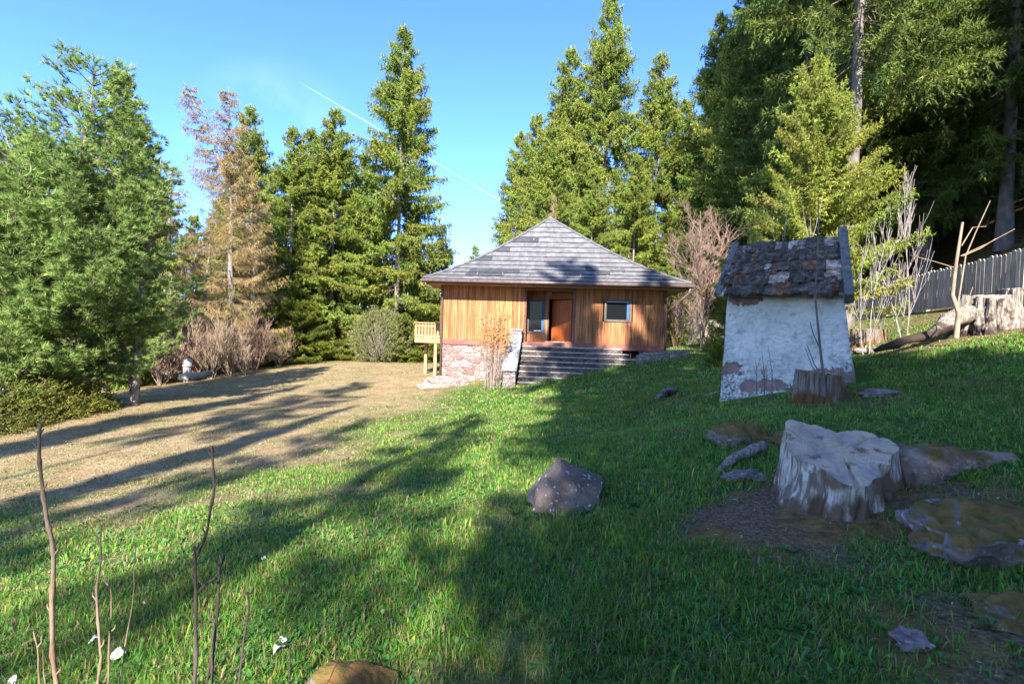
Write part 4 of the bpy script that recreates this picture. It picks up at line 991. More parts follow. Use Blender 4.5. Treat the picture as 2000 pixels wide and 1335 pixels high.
def build_stumps():
    GREYW = fibre_mat("grey_weathered_wood", (.17, .135, .11), (.50, .45, .39), (.15, .10, .065), .55)
    BARK = fibre_mat("grey_brown_bark", (.10, .075, .06), (.21, .17, .145), (.14, .075, .03), .3)
    SILV = fibre_mat("silver_dead_wood", (.11, .09, .075), (.27, .23, .20), (.05, .035, .028), .3)
    CUT = wood_cut_mat("old_cut_face", (.50, .38, .27), (.30, .25, .21), 20, (.12, .08, .05))
    CUTY = wood_cut_mat("fresh_cut_face", (.55, .36, .11), (.46, .30, .12), 22, (.30, .18, .06))
    # big foreground stump
    c = Vector((2.62, 4.02, 0)); c.z = g1(c.x, c.y)
    lobes = [(R(255), .50, .60, 1.0), (R(215), .40, .45, 1), (R(20), .60, .55, 1.0), (R(100), .52, .7, 1), (R(320), .30, .35, 1)]
    def rad(th):
        r = .36 + .20 * math.exp(-(angd(th, R(248)) / .42) ** 2) + .30 * math.exp(-(angd(th, R(25)) / .5) ** 2) + .12 * math.exp(-(angd(th, R(120)) / .6) ** 2) + .10 * math.exp(-(angd(th, R(190)) / .5) ** 2)
        r -= .07 * math.exp(-(angd(th, R(308)) / .25) ** 2)
        return r * .88 + .012 * math.sin(th * 9 + 1) + .008 * math.sin(th * 17)
    def top(x, y): return .32 + .27 * (y + .15) + .03 * x + .09 * math.exp(-((x + .22) ** 2 / .03 + (y - .36) ** 2 / .008)) + .05 * math.exp(-((x - .12) ** 2 / .02 + (y - .42) ** 2 / .006)) - .035 * math.exp(-((y - .12 - x * .35) ** 2) / .0012) * (x < .15) - .05 * max(0, -y - .2)
    def flare(th, s):
        k = (1 - s) ** 1.7
        f = .17 * k
        for a, amp, wd in ((R(10), .55, .30), (R(240), .16, .25), (R(285), .14, .2), (R(205), .22, .3), (R(90), .2, .4), (R(335), .10, .2)): f += amp * k * math.exp(-(angd(th, a) / wd) ** 2)
        return f
    gr = [P(1740, 900, 4.2), P(1850, 905, 4.25), P(1935, 930, 4.3), P(2010, 945, 4.3)]
    gr = [Vector((p.x, p.y, g1(p.x, p.y) + z)) for p, z in zip(gr, (.05, .03, .0, -.07))]
    stump("tree_stump", c, rad, top, flare, GREYW, CUT, "broad weathered grey stump in the right foreground, its top cracked", 4, bark=.03, mroot=moss_mat("mossy_root", (.16, .11, .08), (.30, .22, .17), amount=.6, lich=(.34, .28, .22)), roots=[(gr, [.25, .16, .09, .05])])
    for (x, y, r) in ((2.6, 4.0, .46), (3.1, 4.15, .2)): BLOCK.append((x, y, r))
    # small stump in front of the hut
    p = P(1600, 790, 7.6); c = Vector((p.x, p.y, g1(p.x, p.y)))
    stump("tree_stump", c, lambda th: .30 + .03 * math.sin(th * 3) + .02 * math.sin(th * 7), lambda x, y: .40 - .10 * x, lambda th, s: .10 * (1 - s) ** 2 + .22 * (1 - s) ** 1.5 * math.exp(-(angd(th, R(350)) / .5) ** 2), BARK, CUTY,
          "round stump with yellow cut top right in front of the plastered hut", 8, bark=.02); BLOCK.append((c.x, c.y, .45))
    # silver flared stump by the fence, with its long root
    p = P(1925, 640, 11.2); c = Vector((p.x, p.y, g1(p.x, p.y)))
    rt = [P(1893, 612, 11.1), P(1862, 622, 11.0), P(1820, 652, 10.9), P(1770, 665, 10.8), P(1712, 684, 10.7)]
    stump("tree_stump", c, lambda th: .42 + .05 * math.sin(th * 5) + .03 * math.sin(th * 11), lambda x, y: .74 + .06 * math.sin(x * 9) + .05 * y, lambda th, s: .18 * (1 - s) ** 1.6 + .25 * (1 - s) ** 1.4 * (.5 + .5 * math.sin(th * 5 + .6)), SILV, CUT,
          "silver flared stump beside the picket fence with a long bleached root", 12, bark=.05, roots=[([Vector(q) for q in rt], [.20, .19, .11, .10, .04])])
    BLOCK.append((c.x, c.y, .8))
    for q in rt: BLOCK.append((q.x, q.y, .25))
    p = P(1998, 615, 11.6); c = Vector((p.x, p.y, g1(p.x, p.y)))
    stump("tree_stump", c, lambda th: .42 + .06 * math.sin(th * 4), lambda x, y: .66 + .1 * x, lambda th, s: .25 * (1 - s) ** 1.5 * (.6 + .4 * math.sin(th * 4)), SILV, CUT, "mossy broken stump cut off by the right edge of the photo", 15, bark=.06)
    p = P(1697, 650, 14.6); c = Vector((p.x, p.y, g1(p.x, p.y)))
    stump("tree_stump", c, lambda th: .42 + .03 * math.sin(th * 5), lambda x, y: .42, lambda th, s: .15 * (1 - s) ** 2, BARK, wood_cut_mat("orange_cut_face", (.45, .26, .13), (.35, .22, .14)), "low orange brown stump at the fence behind the hut", 18, bark=.03)
    # weathered wood pieces lying in the grass
    def piece(pts, rs, label, m=SILV, name="driftwood_log", cat="dead wood"):
        t = MB(); n = 12; ps = []; rr = []
        pts = [Vector(q) for q in pts]
        for i in range(n):
            f = i / (n - 1) * (len(pts) - 1); a = min(int(f), len(pts) - 2); f -= a; ps.append(pts[a].lerp(pts[a + 1], f)); rr.append(rs[a] * (1 - f) + rs[a + 1] * f)
        t.tube(ps, rr, 10)
        k = max(rs)
        t.v = [tuple(Vector(v) + Vector((mnoise.noise(Vector(v) * 7), mnoise.noise(Vector(v) * 7 + Vector((9, 0, 0))), mnoise.noise(Vector(v) * 7 + Vector((0, 9, 0))))) * k * .5) for v in t.v]
        o = t.build(name, m, smooth=True); tag(o, label, cat); return o
    def gp(px, py, D, up): q = P(px, py, D); return Vector((q.x, q.y, g1(q.x, q.y) + up))
    piece([gp(1405, 870, 5.05, .02), gp(1435, 855, 5.15, .07), gp(1478, 838, 5.3, .11), gp(1500, 830, 5.35, .12)], [.03, .05, .055, .04], "bleached branch piece lying left of the big stump", name="branch_piece")
    piece([gp(1285, 790, 11.5, .05), gp(1305, 775, 11.9, .12), gp(1322, 768, 12.2, .1)], [.05, .12, .05], "grey splintered wood lump in the shaded lawn below the steps", name="wood_lump")
    piece([gp(1376, 775, 10.4, .03), gp(1400, 768, 10.3, .06)], [.02, .025], "thin pale stick against the left foot of the hut", name="stick")
    piece([gp(350, 755, 24.5, .35), gp(380, 750, 24.7, .38), gp(412, 742, 25, .45)], [.16, .2, .16], "pale log lying at the bed edge beneath the larch", name="log", m=mat("pale_log_bark", (.17, .14, .11), (.27, .23, .19), 6, .9, .6, 25))
    q = gp(366, 740, 26.5, 0)
    o = MB().tube([q, q + Vector((0, 0, .4)), q + Vector((0, 0, .8)), q + Vector((0, 0, .82)), q + Vector((0, 0, 1.1)), q + Vector((0, 0, 1.2))], [.20, .20, .20, .25, .24, .12], 14).build("stone_bird_bath", mat("pale_lantern_stone", (.22, .21, .20), (.32, .31, .30), 6, .85), smooth=False); tag(o, "pale stone pillar with rounded cap behind the pale log", "ornament")
    # short post of an old trunk at the left
    q = P(168, 800, 15.9); c = Vector((q.x, q.y, g1(q.x, q.y)))
    stump("tree_stump", c, lambda th: .22 + .02 * math.sin(th * 3), lambda x, y: .95 - .3 * x, lambda th, s: .08 * (1 - s) ** 2, mat("mossy_bark_post", (.13, .08, .04), (.24, .18, .06), 7, .9, .8, 25), CUT, "short mossy trunk stub among the yellow shrubs at the left", 22, bark=.02)
build_stumps()

# ------------------------------------------------------------------ fences
def picket_fence(name, pts, H, m, label, pw=.095, gap=.035, bay=2.4, sag=0, group=None, pm=None, round_top=True, seed=1):
    root = empty(name, pts[0], 0, label, "fence", group); rnd = random.Random(seed); o0 = Vector(pts[0])
    # walk the polyline
    L = [0.0]
    for a, b in zip(pts[:-1], pts[1:]): L.append(L[-1] + (Vector((b[0], b[1])) - Vector((a[0], a[1]))).length)
    def at(s):
        for i in range(len(L) - 1):
            if s <= L[i + 1] or i == len(L) - 2:
                f = (s - L[i]) / (L[i + 1] - L[i]); x = pts[i][0] * (1 - f) + pts[i + 1][0] * f; y = pts[i][1] * (1 - f) + pts[i + 1][1] * f
                d = Vector((pts[i + 1][0] - pts[i][0], pts[i + 1][1] - pts[i][1], 0)).normalized(); return Vector((x, y, 0)), d
    tot = L[-1]; nb = max(1, int(tot / bay))
    gzc = {}
    def ground(s):
        p, d = at(s); return g1(p.x, p.y)
    for b in range(nb):
        s0, s1 = tot * b / nb, tot * (b + 1) / nb; z0, z1 = ground(s0), ground(s1)
        mb = MB(); s = s0 + .06
        while s < s1 - .05:
            f = (s - s0) / (s1 - s0); p, d = at(s); z = z0 * (1 - f) + z1 * f; n = Vector((-d.y, d.x, 0)); hh = H * rnd.uniform(.975, 1.02); v = rnd.uniform(.78, 1.15); w = pw * rnd.uniform(.92, 1.05); lean = rnd.uniform(-.008, .008)
            prof = [(0, .06), (w, .06), (w + lean, hh - .05), (w * .85 + lean, hh - .015), (w * .5 + lean, hh), (w * .15 + lean, hh - .015), (lean, hh - .05)]
            A = [p + d * u + n * 0 + Vector((0, 0, z + q)) - o0 for u, q in prof]; B = [q + n * .022 for q in A]; k = len(prof)
            mb.add(A + B, [tuple(range(k)), tuple(range(2 * k - 1, k - 1, -1))] + [(i, k + i, k + (i + 1) % k, (i + 1) % k) for i in range(k)], (v, v * rnd.uniform(.95, 1.0), v * rnd.uniform(.88, 1.0)))
            s += w + gap
        mb.build("picket_panel", m, root)
        p0, d0 = at(s0); p1, d1 = at(s1 - .001); n = Vector((-d0.y, d0.x, 0)); rl = MB()
        for hz in (.28, .72):
            a = p0 + Vector((0, 0, z0 + H * hz)) - o0; c = p1 + Vector((0, 0, z1 + H * hz)) - o0; vs = []
            for q in (a, c):
                for (u, v) in ((.026, 0), (.07, 0), (.07, .08), (.026, .08)): vs.append(q + n * u + Vector((0, 0, v)))
            rl.add(vs, [(0, 1, 2, 3), (7, 6, 5, 4), (0, 4, 5, 1), (1, 5, 6, 2), (2, 6, 7, 3), (3, 7, 4, 0)], (.85, .85, .85))
        rl.build("rail", m, root)
        po = MB(); q = p0 + n * .13 - o0; po.box(-.055, .055, -.055, .055, -.3, H * 1.0, M=Matrix.Translation(q + Vector((0, 0, z0))) @ Matrix.Rotation(math.atan2(d0.y, d0.x), 4, 'Z')); po.build("post", pm or m, root, bevel=.006)
    return root
def build_fences():
    FW = mat("weathered_picket_wood", (.30, .245, .20), (.46, .40, .34), 3, .85, .3, 30, stretch=(6, 6, .8), attr=True)
    FP = mat("pale_post_wood", (.50, .38, .30), (.62, .50, .40), 3, .85, .2)
    pts = [(16.4, -2.0), (15.2, 4), (13.3, 11.0), (13.0, 13.2), (13.6, 16.2), (14.2, 19.2), (14.5, 22.2)]
    # rails on the far side: walk so that the normal points away from the lawn
    picket_fence("picket_fence", [(x, y, g1(x, y)) for x, y in pts][::-1], 1.34, FW, "weathered picket fence climbing the slope right of the plastered hut", seed=3, pm=FP, pw=.13, gap=.035)
    pts = [(14.5, 22.6), (13.2, 27), (11.5, 33), (8, 37)]
    picket_fence("picket_fence", [(x, y, g1(x, y)) for x, y in pts][::-1], 1.15, FW, "faint stretch of picket fence behind the bare round tree", seed=4, pm=FP)
    a, b, c_ = P(520, 715, 40), P(700, 705, 43.5), P(880, 700, 45)
    pts = [(a.x - 5, 38.5), (a.x, a.y), (b.x, b.y), (c_.x, c_.y), (4, 46)]
    picket_fence("picket_fence", [(x, y, g1(x, y)) for x, y in pts], 1.05, mat("old_grey_pickets", (.2, .17, .15), (.34, .30, .27), 3, .9, attr=True), "old picket fence along the far edge of the lawn below the spruces", pw=.07, gap=.09, seed=5)
build_fences()

# ------------------------------------------------------------------ trees
NEEDLE = leaf_mat("spruce_needles", .42, .6); BARKS = mat("spruce_bark", (.13, .10, .085), (.24, .19, .16), 5, .9, .8, 20, stretch=(1, 1, .4), c3=(.26, .21, .19))
BARKP = mat("grey_pale_bark", (.19, .17, .155), (.30, .27, .25), 5, .9, .6, 20, stretch=(1, 1, .4))
BARKF = mat("forest_bark", (.10, .085, .08), (.20, .175, .165), 5, .9, .8, 20, stretch=(1, 1, .4), c3=(.14, .12, .11))
TWIG = mat("twig_bark", (.11, .085, .07), (.20, .15, .12), 7, .9, .3)
def leaflets(P0, D, L, n, fl, fw, fwd, spread, down, rng, C, cj=.18, zup=0.0):
    N = len(P0); t = rng.uniform(0, 1, (N, n)); base = P0[:, None] + D[:, None] * (L[:, None] * t)[..., None]
    r = norm(rng.normal(0, 1, (N, n, 3))); d = norm(D[:, None] * fwd + r * spread + np.array([0, 0, -down + zup]))
    ll = fl * rng.uniform(.6, 1.3, (N, n))[..., None]; pp = norm(np.cross(d, rng.normal(0, 1, (N, n, 3)))) * (fw * rng.uniform(.7, 1.3, (N, n)))[..., None] * .5
    V = np.stack([base - pp, base + pp, base + d * ll], 2).reshape(-1, 3)
    c = C[:, None] * rng.uniform(1 - cj, 1 + cj, (N, n))[..., None]
    return V, np.repeat(c.reshape(-1, 3), 3, 0)
def tri_mesh(name, Vs, Cs, m):
    V = np.concatenate(Vs); C = np.concatenate(Cs); F = np.arange(len(V)).reshape(-1, 3); return np_mesh(name, V, F, C, m)
def np_tubes(name, segs, m, k=4):
    """segs: list of (points (n,3), radii (n,)) -> one mesh, vectorised per tube"""
    Vs, Fs, b = [], [], 0; ang = np.arange(k) * 2 * math.pi / k; ca, sa = np.cos(ang), np.sin(ang)
    for pts, rs in segs:
        pts = np.asarray(pts, float); n = len(pts); t = norm(np.gradient(pts, axis=0)); ref = np.array([0.13, 0.21, 1.0]) if abs(t[0, 2]) < .8 else np.array([1.0, .2, 0.1])
        u = norm(np.cross(t, ref)); w = np.cross(t, u); rs = np.asarray(rs, float)
        V = pts[:, None] + (u[:, None] * ca[None, :, None] + w[:, None] * sa[None, :, None]) * rs[:, None, None]
        Vs.append(V.reshape(-1, 3)); i = np.arange(n - 1)[:, None] * k; j = np.arange(k)[None]; jn = (j + 1) % k
        Fs.append(np.stack([i + j, i + jn, i + k + jn, i + k + j], -1).reshape(-1, 4) + b); b += n * k
    return np_mesh(name, np.concatenate(Vs), np.concatenate(Fs), None, m, True)

def gen_spruce(seed, H, Rr, z0=.06, step=.4, nb=6, hang=.45, twl=.6, fl=.17, fw=.05, n=7, col=(.075, .125, .022), taper=.8, up=.5, low=-.30, skip=.1, node=.2, m=None, bark=None, tr=.0085, lowthin=False, jit=.3, tip=(.13, .19, .03)):
    rng = np.random.default_rng(seed); Pn, Dn, Ln, Cn = [], [], [], []; wood = []
    k = 12; zs = np.linspace(0, H, k); wob = np.cumsum(rng.normal(0, .03, (k, 2)), 0) * H / 25
    tx = lambda z: np.array([np.interp(z, zs, wob[:, 0]), np.interp(z, zs, wob[:, 1]), z])
    trunk = np_tubes("trunk", [(np.array([tx(z) for z in zs]) + [0, 0, -.4 * 0], np.maximum(.012, H * tr * (1 - zs / H * .97)) * np.where(zs == 0, 1.35, 1))], bark or BARKS, 9)
    z = H * z0; col = np.array(col); tip = np.array(tip)
    while z < H - .15:
        f = (z - H * z0) / (H * (1 - z0)); prof = (1 - f) ** taper
        if f < .12: prof *= .75 + f * 2
        for q in range(nb if f < .85 else 4):
            if rng.random() < skip: continue
            L = Rr * prof * rng.uniform(1 - jit, 1 + jit * .6) + .12; a = rng.uniform(0, 2 * math.pi); p = low + (up - low) * f ** 1.5 + rng.normal(0, .08)
            o = np.array([math.cos(a), math.sin(a), 0]); sd = np.array([-math.sin(a), math.cos(a), 0]); K = max(3, int(L / node)); s = (np.arange(K) + rng.uniform(.2, .8)) / K; s = np.clip(s, 0, 1)
            dz = L * (math.tan(p) * s - .22 * s * (1 - f) + .26 * s ** 3 * (1 - f)); b = tx(z)
            ax = b + o * (s * L)[:, None] + np.array([0, 0, 1]) * dz[:, None] + sd * (L * .06 * rng.normal() * s ** 2)[:, None]
            cb = col * rng.uniform(.72, 1.3) * np.array([rng.uniform(.88, 1.22), 1, rng.uniform(.85, 1.15)])
            wood.append((np.vstack([b, ax[::max(1, K // 3)]]), np.linspace(.012 + L * .009, .006, 1 + len(ax[::max(1, K // 3)]))))
            g = s > (.12 if f > .6 else .22)
            for sg in (-1, 1):
                lt = twl * (.3 + .7 * (1 - s)) * min(1, L * .45) * rng.uniform(.6, 1.15, K); d = norm(o * .75 + sd * sg * .8 + np.array([0, 0, -.12]) + rng.normal(0, .12, (K, 3)))
                Pn.append(ax[g]); Dn.append(d[g]); Ln.append(lt[g]); Cn.append((cb + (tip - col) * rng.uniform(0, .7, (K, 1)))[g])
            if hang > 0:
                for _ in range(2):
                    lh = hang * rng.uniform(.3, 1.1, K) * min(1, L * .5) * (1 - .3 * s); d = norm(o * .25 + np.array([0, 0, -1.]) + rng.normal(0, .2, (K, 3)))
                    Pn.append((ax + rng.normal(0, .08, (K, 3)))[g]); Dn.append(d[g]); Ln.append(lh[g]); Cn.append(np.repeat(cb[None] * .95, K, 0)[g])
            d = norm(np.gradient(ax, axis=0) + np.array([0, 0, .2])) ; Pn.append(ax[g]); Dn.append(d[g]); Ln.append(np.full(g.sum(), node * 1.1)); Cn.append((cb + (tip - col) * .5 + 0 * ax)[g])
        z += step * rng.uniform(.7, 1.3) * (1 if f < .7 else .7)
    # leader
    zz = np.linspace(H - .8, H, 6); Pn.append(np.array([tx(v) for v in zz])); Dn.append(np.repeat([[0, 0, 1.]], 6, 0)); Ln.append(np.full(6, .2)); Cn.append(np.repeat([tip], 6, 0))
    Pn, Dn, Ln, Cn = map(np.concatenate, (Pn, Dn, Ln, Cn))
    V, C = leaflets(Pn, Dn, Ln, n, fl, fw, .8, .75, .12, rng, np.clip(Cn, .005, 1))
    crown = tri_mesh("crown", [V], [C], m or NEEDLE); branches = np_tubes("branches", wood, TWIG, 3)
    print("spruce", seed, len(V) // 3)
    return trunk, crown, branches

def plant_tree(name, meshes, x, y, s, rz, label, group, cat="spruce", z=None, sz=None, tilt=(0, 0)):
    root = empty(name, (x, y, (g1(x, y) if z is None else z) - .12), rz, label, cat, group)
    root.scale = (s, s, sz or s); root.rotation_euler = (tilt[0], tilt[1], rz)
    for nm, me in zip(("trunk", "crown", "branches"), meshes):
        if me: link(nm, me, root)
    return root

def build_trees():
    rnd = random.Random(77)
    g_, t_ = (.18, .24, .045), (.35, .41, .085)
    A = gen_spruce(1, 26, 5.2, step=.42, hang=1.0, skip=.10, n=12, fl=.20, fw=.068, twl=.95, taper=.72, nb=7, col=g_, tip=t_)
    B = gen_spruce(2, 24, 4.3, step=.40, hang=.8, skip=.12, n=12, fl=.20, fw=.066, taper=.62, z0=.03, nb=7, twl=.85, col=g_, tip=t_)
    C_ = gen_spruce(3, 20, 4.2, step=.38, hang=.6, skip=.1, n=12, fl=.18, fw=.062, z0=.06, taper=.7, nb=7, twl=.8, col=g_, tip=t_)
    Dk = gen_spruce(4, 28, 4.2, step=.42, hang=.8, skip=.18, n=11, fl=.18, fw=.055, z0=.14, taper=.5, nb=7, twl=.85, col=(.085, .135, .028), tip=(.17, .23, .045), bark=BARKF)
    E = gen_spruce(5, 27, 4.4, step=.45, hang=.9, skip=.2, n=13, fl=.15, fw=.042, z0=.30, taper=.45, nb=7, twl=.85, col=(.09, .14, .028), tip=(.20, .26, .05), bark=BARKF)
    Yg = gen_spruce(6, 5, 2.0, step=.2, nb=8, hang=.2, skip=.05, n=12, fl=.12, fw=.036, z0=.02, taper=.7, node=.12, low=.0, up=.8, twl=.55, col=(.125, .17, .022), tip=(.26, .28, .045))
    F_ = gen_spruce(7, 22, 2.9, step=.5, hang=.5, skip=.3, n=6, fl=.22, fw=.08, z0=.72, taper=.5, nb=5, twl=.7, col=g_, tip=t_)
    allm = dict(F=F_, A=A, B=B, C=C_, D=Dk, E=E, Y=Yg)
    Hs = dict(F=22, A=26, B=24, C=20, D=28, E=27, Y=5)
    def T(px, D, topy, kind, label, group=None, wf=1.0, cat="spruce", name="spruce_tree", rz=None, dx=0, H=None):
        g = G(px, D); tp = P(px, max(topy, -60) if H else topy, D); H = H or tp.z - g.z + .12; s = H / Hs[kind]
        # trees stand upright: shift the base so that the tip meets its column
        x = tp.x + dx
        return plant_tree(name, allm[kind], x, D, s * wf, rnd.uniform(0, 6.28) if rz is None else rz, label, group, cat, sz=s, z=g1(x, D))
    gl = "spruces beyond the far lawn edge"
    T(788, 42, 55, 'A', "tallest spruce left of the house, broad and freestanding against the sky", gl, 1.05)
    T(655, 40, 212, 'B', "mid height spruce just left of the tallest one", gl, 1.15)
    T(573, 39, 248, 'C', "dark spruce at the left end of the far spruce row", gl, 1.05)
    T(612, 44, 255, 'B', "spruce half hidden between the two shorter spruces of the far row", gl, 1.2)
    T(715, 45, 300, 'C', "lower spruce tucked behind the left flank of the tallest spruce", gl, 1.3)
    T(490, 46, 205, 'B', "yellow green spruce tip rising behind the larch", gl, .95)
    T(530, 50, 330, 'C', "small spruce behind the right edge of the larch", gl, 1.1)
    T(866, 55, 440, 'C', "small dark spruce peeping out right of the tallest spruce", gl, .8)
    T(842, 50, 480, 'C', "low spruce behind the balcony", gl, 1.0)
    T(930, 95, 478, 'B', "tiny distant spruce tip above the left roof slope", gl, .8)
    T(805, 58, 420, 'B', "distant spruce behind the right flank of the tallest spruce", gl, 1.0)
    T(440, 54, 380, 'B', "distant spruce seen through the larch twigs", gl, 1.1)
    T(380, 50, 420, 'C', "distant spruce left of the larch trunk", gl, 1.1)
    T(590, 36.5, 590, 'Y', "bushy young spruce at the far lawn edge left of the grey bush", "young spruces at the far lawn edge", 1.5, cat="young spruce", name="young_spruce")
    T(545, 37.5, 610, 'Y', "small young spruce beside the brown shrubs at the far lawn edge", "young spruces at the far lawn edge", 1.5, cat="young spruce", name="young_spruce")
    T(705, 38.5, 622, 'Y', "wide low young spruce behind the grey bush", "young spruces at the far lawn edge", 1.7, cat="young spruce", name="young_spruce")
    T(790, 37.5, 615, 'Y', "young spruce just left of the balcony", "young spruces at the far lawn edge", 1.4, cat="young spruce", name="young_spruce")
    T(835, 41, 600, 'Y', "young spruce behind the balcony railing", "young spruces at the far lawn edge", 1.4, cat="young spruce", name="young_spruce")
    gr = "sunlit spruces behind the house"
    T(1195, 42, -25, 'A', "tallest sunlit spruce behind the house, its top cut by the photo", gr, .88)
    T(1115, 44, 88, 'B', "slim spruce left of the tallest one behind the house", gr, .95)
    T(1048, 46, 222, 'B', "leftmost spruce of the group behind the house", gr, .95)
    T(1018, 52, 255, 'C', "low spruce at the left edge of the group behind the house", gr, .8)
    T(990, 48, 440, 'C', "short pale spruce just above the left roof slope", gr, 1.0)
    T(1080, 38, 235, 'B', "spruce rising directly above the roof apex", gr, 1.0)
    T(1290, 40, 95, 'B', "narrow pointed spruce right of the tallest sunlit one", gr, .95)
    T(1245, 36, 300, 'C', "shorter bright spruce over the right roof slope", gr, 1.05)
    T(1160, 36, 330, 'C', "shorter spruce over the upper right of the roof", gr, 1.05)
    T(1345, 44, 180, 'B', "spruce in the gap left of the dark forest edge", gr, 1.1)
    T(1320, 33, 420, 'C', "low bright spruce behind the right end of the roof", gr, 1.0)
    T(1408, 36, 15, 'A', "tall spruce at the left edge of the dark forest", gr, .9)
    T(1465, 33, -60, 'A', "bright crowned tall spruce second from the forest edge", gr, .85)
    gf = "spruces of the hillside forest"
    lab = "dark spruce deep in the shaded hillside forest"
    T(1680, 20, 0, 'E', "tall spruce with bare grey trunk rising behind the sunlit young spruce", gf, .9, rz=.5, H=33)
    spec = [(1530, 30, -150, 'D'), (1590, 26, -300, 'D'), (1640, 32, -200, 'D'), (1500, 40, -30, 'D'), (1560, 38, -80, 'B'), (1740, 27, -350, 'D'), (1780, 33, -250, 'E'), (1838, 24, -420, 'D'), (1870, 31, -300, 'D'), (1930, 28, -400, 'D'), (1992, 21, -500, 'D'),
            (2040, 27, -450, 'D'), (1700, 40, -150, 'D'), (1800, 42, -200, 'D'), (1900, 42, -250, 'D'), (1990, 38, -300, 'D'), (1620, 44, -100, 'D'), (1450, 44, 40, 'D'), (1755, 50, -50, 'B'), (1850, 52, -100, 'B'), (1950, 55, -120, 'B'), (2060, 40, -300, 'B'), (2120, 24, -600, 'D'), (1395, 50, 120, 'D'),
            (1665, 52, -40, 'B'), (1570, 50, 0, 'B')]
    def where(px, D):
        row = 'front' if D < 25.5 else 'second' if D < 31.5 else 'third' if D < 41 else 'rear'
        marks = [(1440, 'at the left edge of the dark forest'), (1480, 'just right of the bright crowned tall spruce'), (1515, 'above the left end of the hut roof'), (1548, 'left of the tip of the young spruce'), (1580, 'above the middle of the hut roof'), (1605, 'straight behind the young spruce'),
                 (1630, 'between the young spruce and the bare grey trunk'), (1655, 'just left of the bare grey trunk'), (1675, 'hidden behind the bare grey trunk'), (1715, 'just right of the bare grey trunk'), (1748, 'above the pale fence post'), (1765, 'above the whippy sapling'), (1790, 'right of the whippy sapling'),
                 (1820, 'left of the crooked young trunk'), (1845, 'by the slim trunk over the fence'), (1860, 'above the crooked young trunk'), (1885, 'at the yellow sunlit bank'), (1915, 'right of the yellow sunlit bank'), (1940, 'above the silver stump'), (1955, 'right of the silver stump'), (1970, 'with drooping branches near the right edge'),
                 (1988, 'almost at the right edge of the photo'), (2000, 'at the right edge of the photo'), (2045, 'cut off by the right edge of the photo'), (2055, 'reaching in from beyond the right edge'), (2100, 'a little beyond the right edge'), (9999, 'well beyond the right edge')]
        return f"dark forest spruce of the {row} row " + next(t for a, t in marks if px < a)
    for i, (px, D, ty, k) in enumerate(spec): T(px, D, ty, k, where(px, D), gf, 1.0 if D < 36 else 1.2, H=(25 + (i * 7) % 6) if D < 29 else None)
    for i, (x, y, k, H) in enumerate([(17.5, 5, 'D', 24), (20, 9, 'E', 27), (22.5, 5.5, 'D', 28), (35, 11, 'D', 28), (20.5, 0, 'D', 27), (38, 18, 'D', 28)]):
        plant_tree("spruce_tree", allm[k], x, y, H / Hs[k], i * 1.1, ("forest spruce outside the right edge of the photo, %s counted up the slope" % ['first', 'second', 'third', 'fourth', 'fifth', 'sixth', 'seventh', 'eighth', 'ninth', 'tenth'][i]), gf, "spruce")
    # young spruce behind the hut: a finer mesh of its own
    yn = gen_spruce(21, 7.2, 2.7, step=.19, nb=9, hang=.08, skip=.06, n=13, fl=.085, fw=.025, z0=.22, taper=1.0, node=.10, low=.05, up=1.0, twl=.6, col=(.19, .24, .04), tip=(.44, .45, .09), tr=.011, jit=.4)
    x = P(1598, 300, 15).x; tp = P(1598, 118, 15); z0 = g1(x, 15)
    plant_tree("young_spruce", yn, x, 15, 1.0, .3, "bright yellow green young spruce standing right behind the plastered hut", None, "young spruce", sz=(tp.z - z0) / 7.2)
    x = P(1432, 500, 17.5).x
    plant_tree("young_spruce", Yg, x, 17.5, .42, 1, "dark little spruce between the bare round tree and the hut", None, "young spruce", sz=(P(1432, 530, 17.5).z - g1(x, 17.5)) / 5)
    # pines at the left
    PN = leaf_mat("pine_needles", .40, .55)
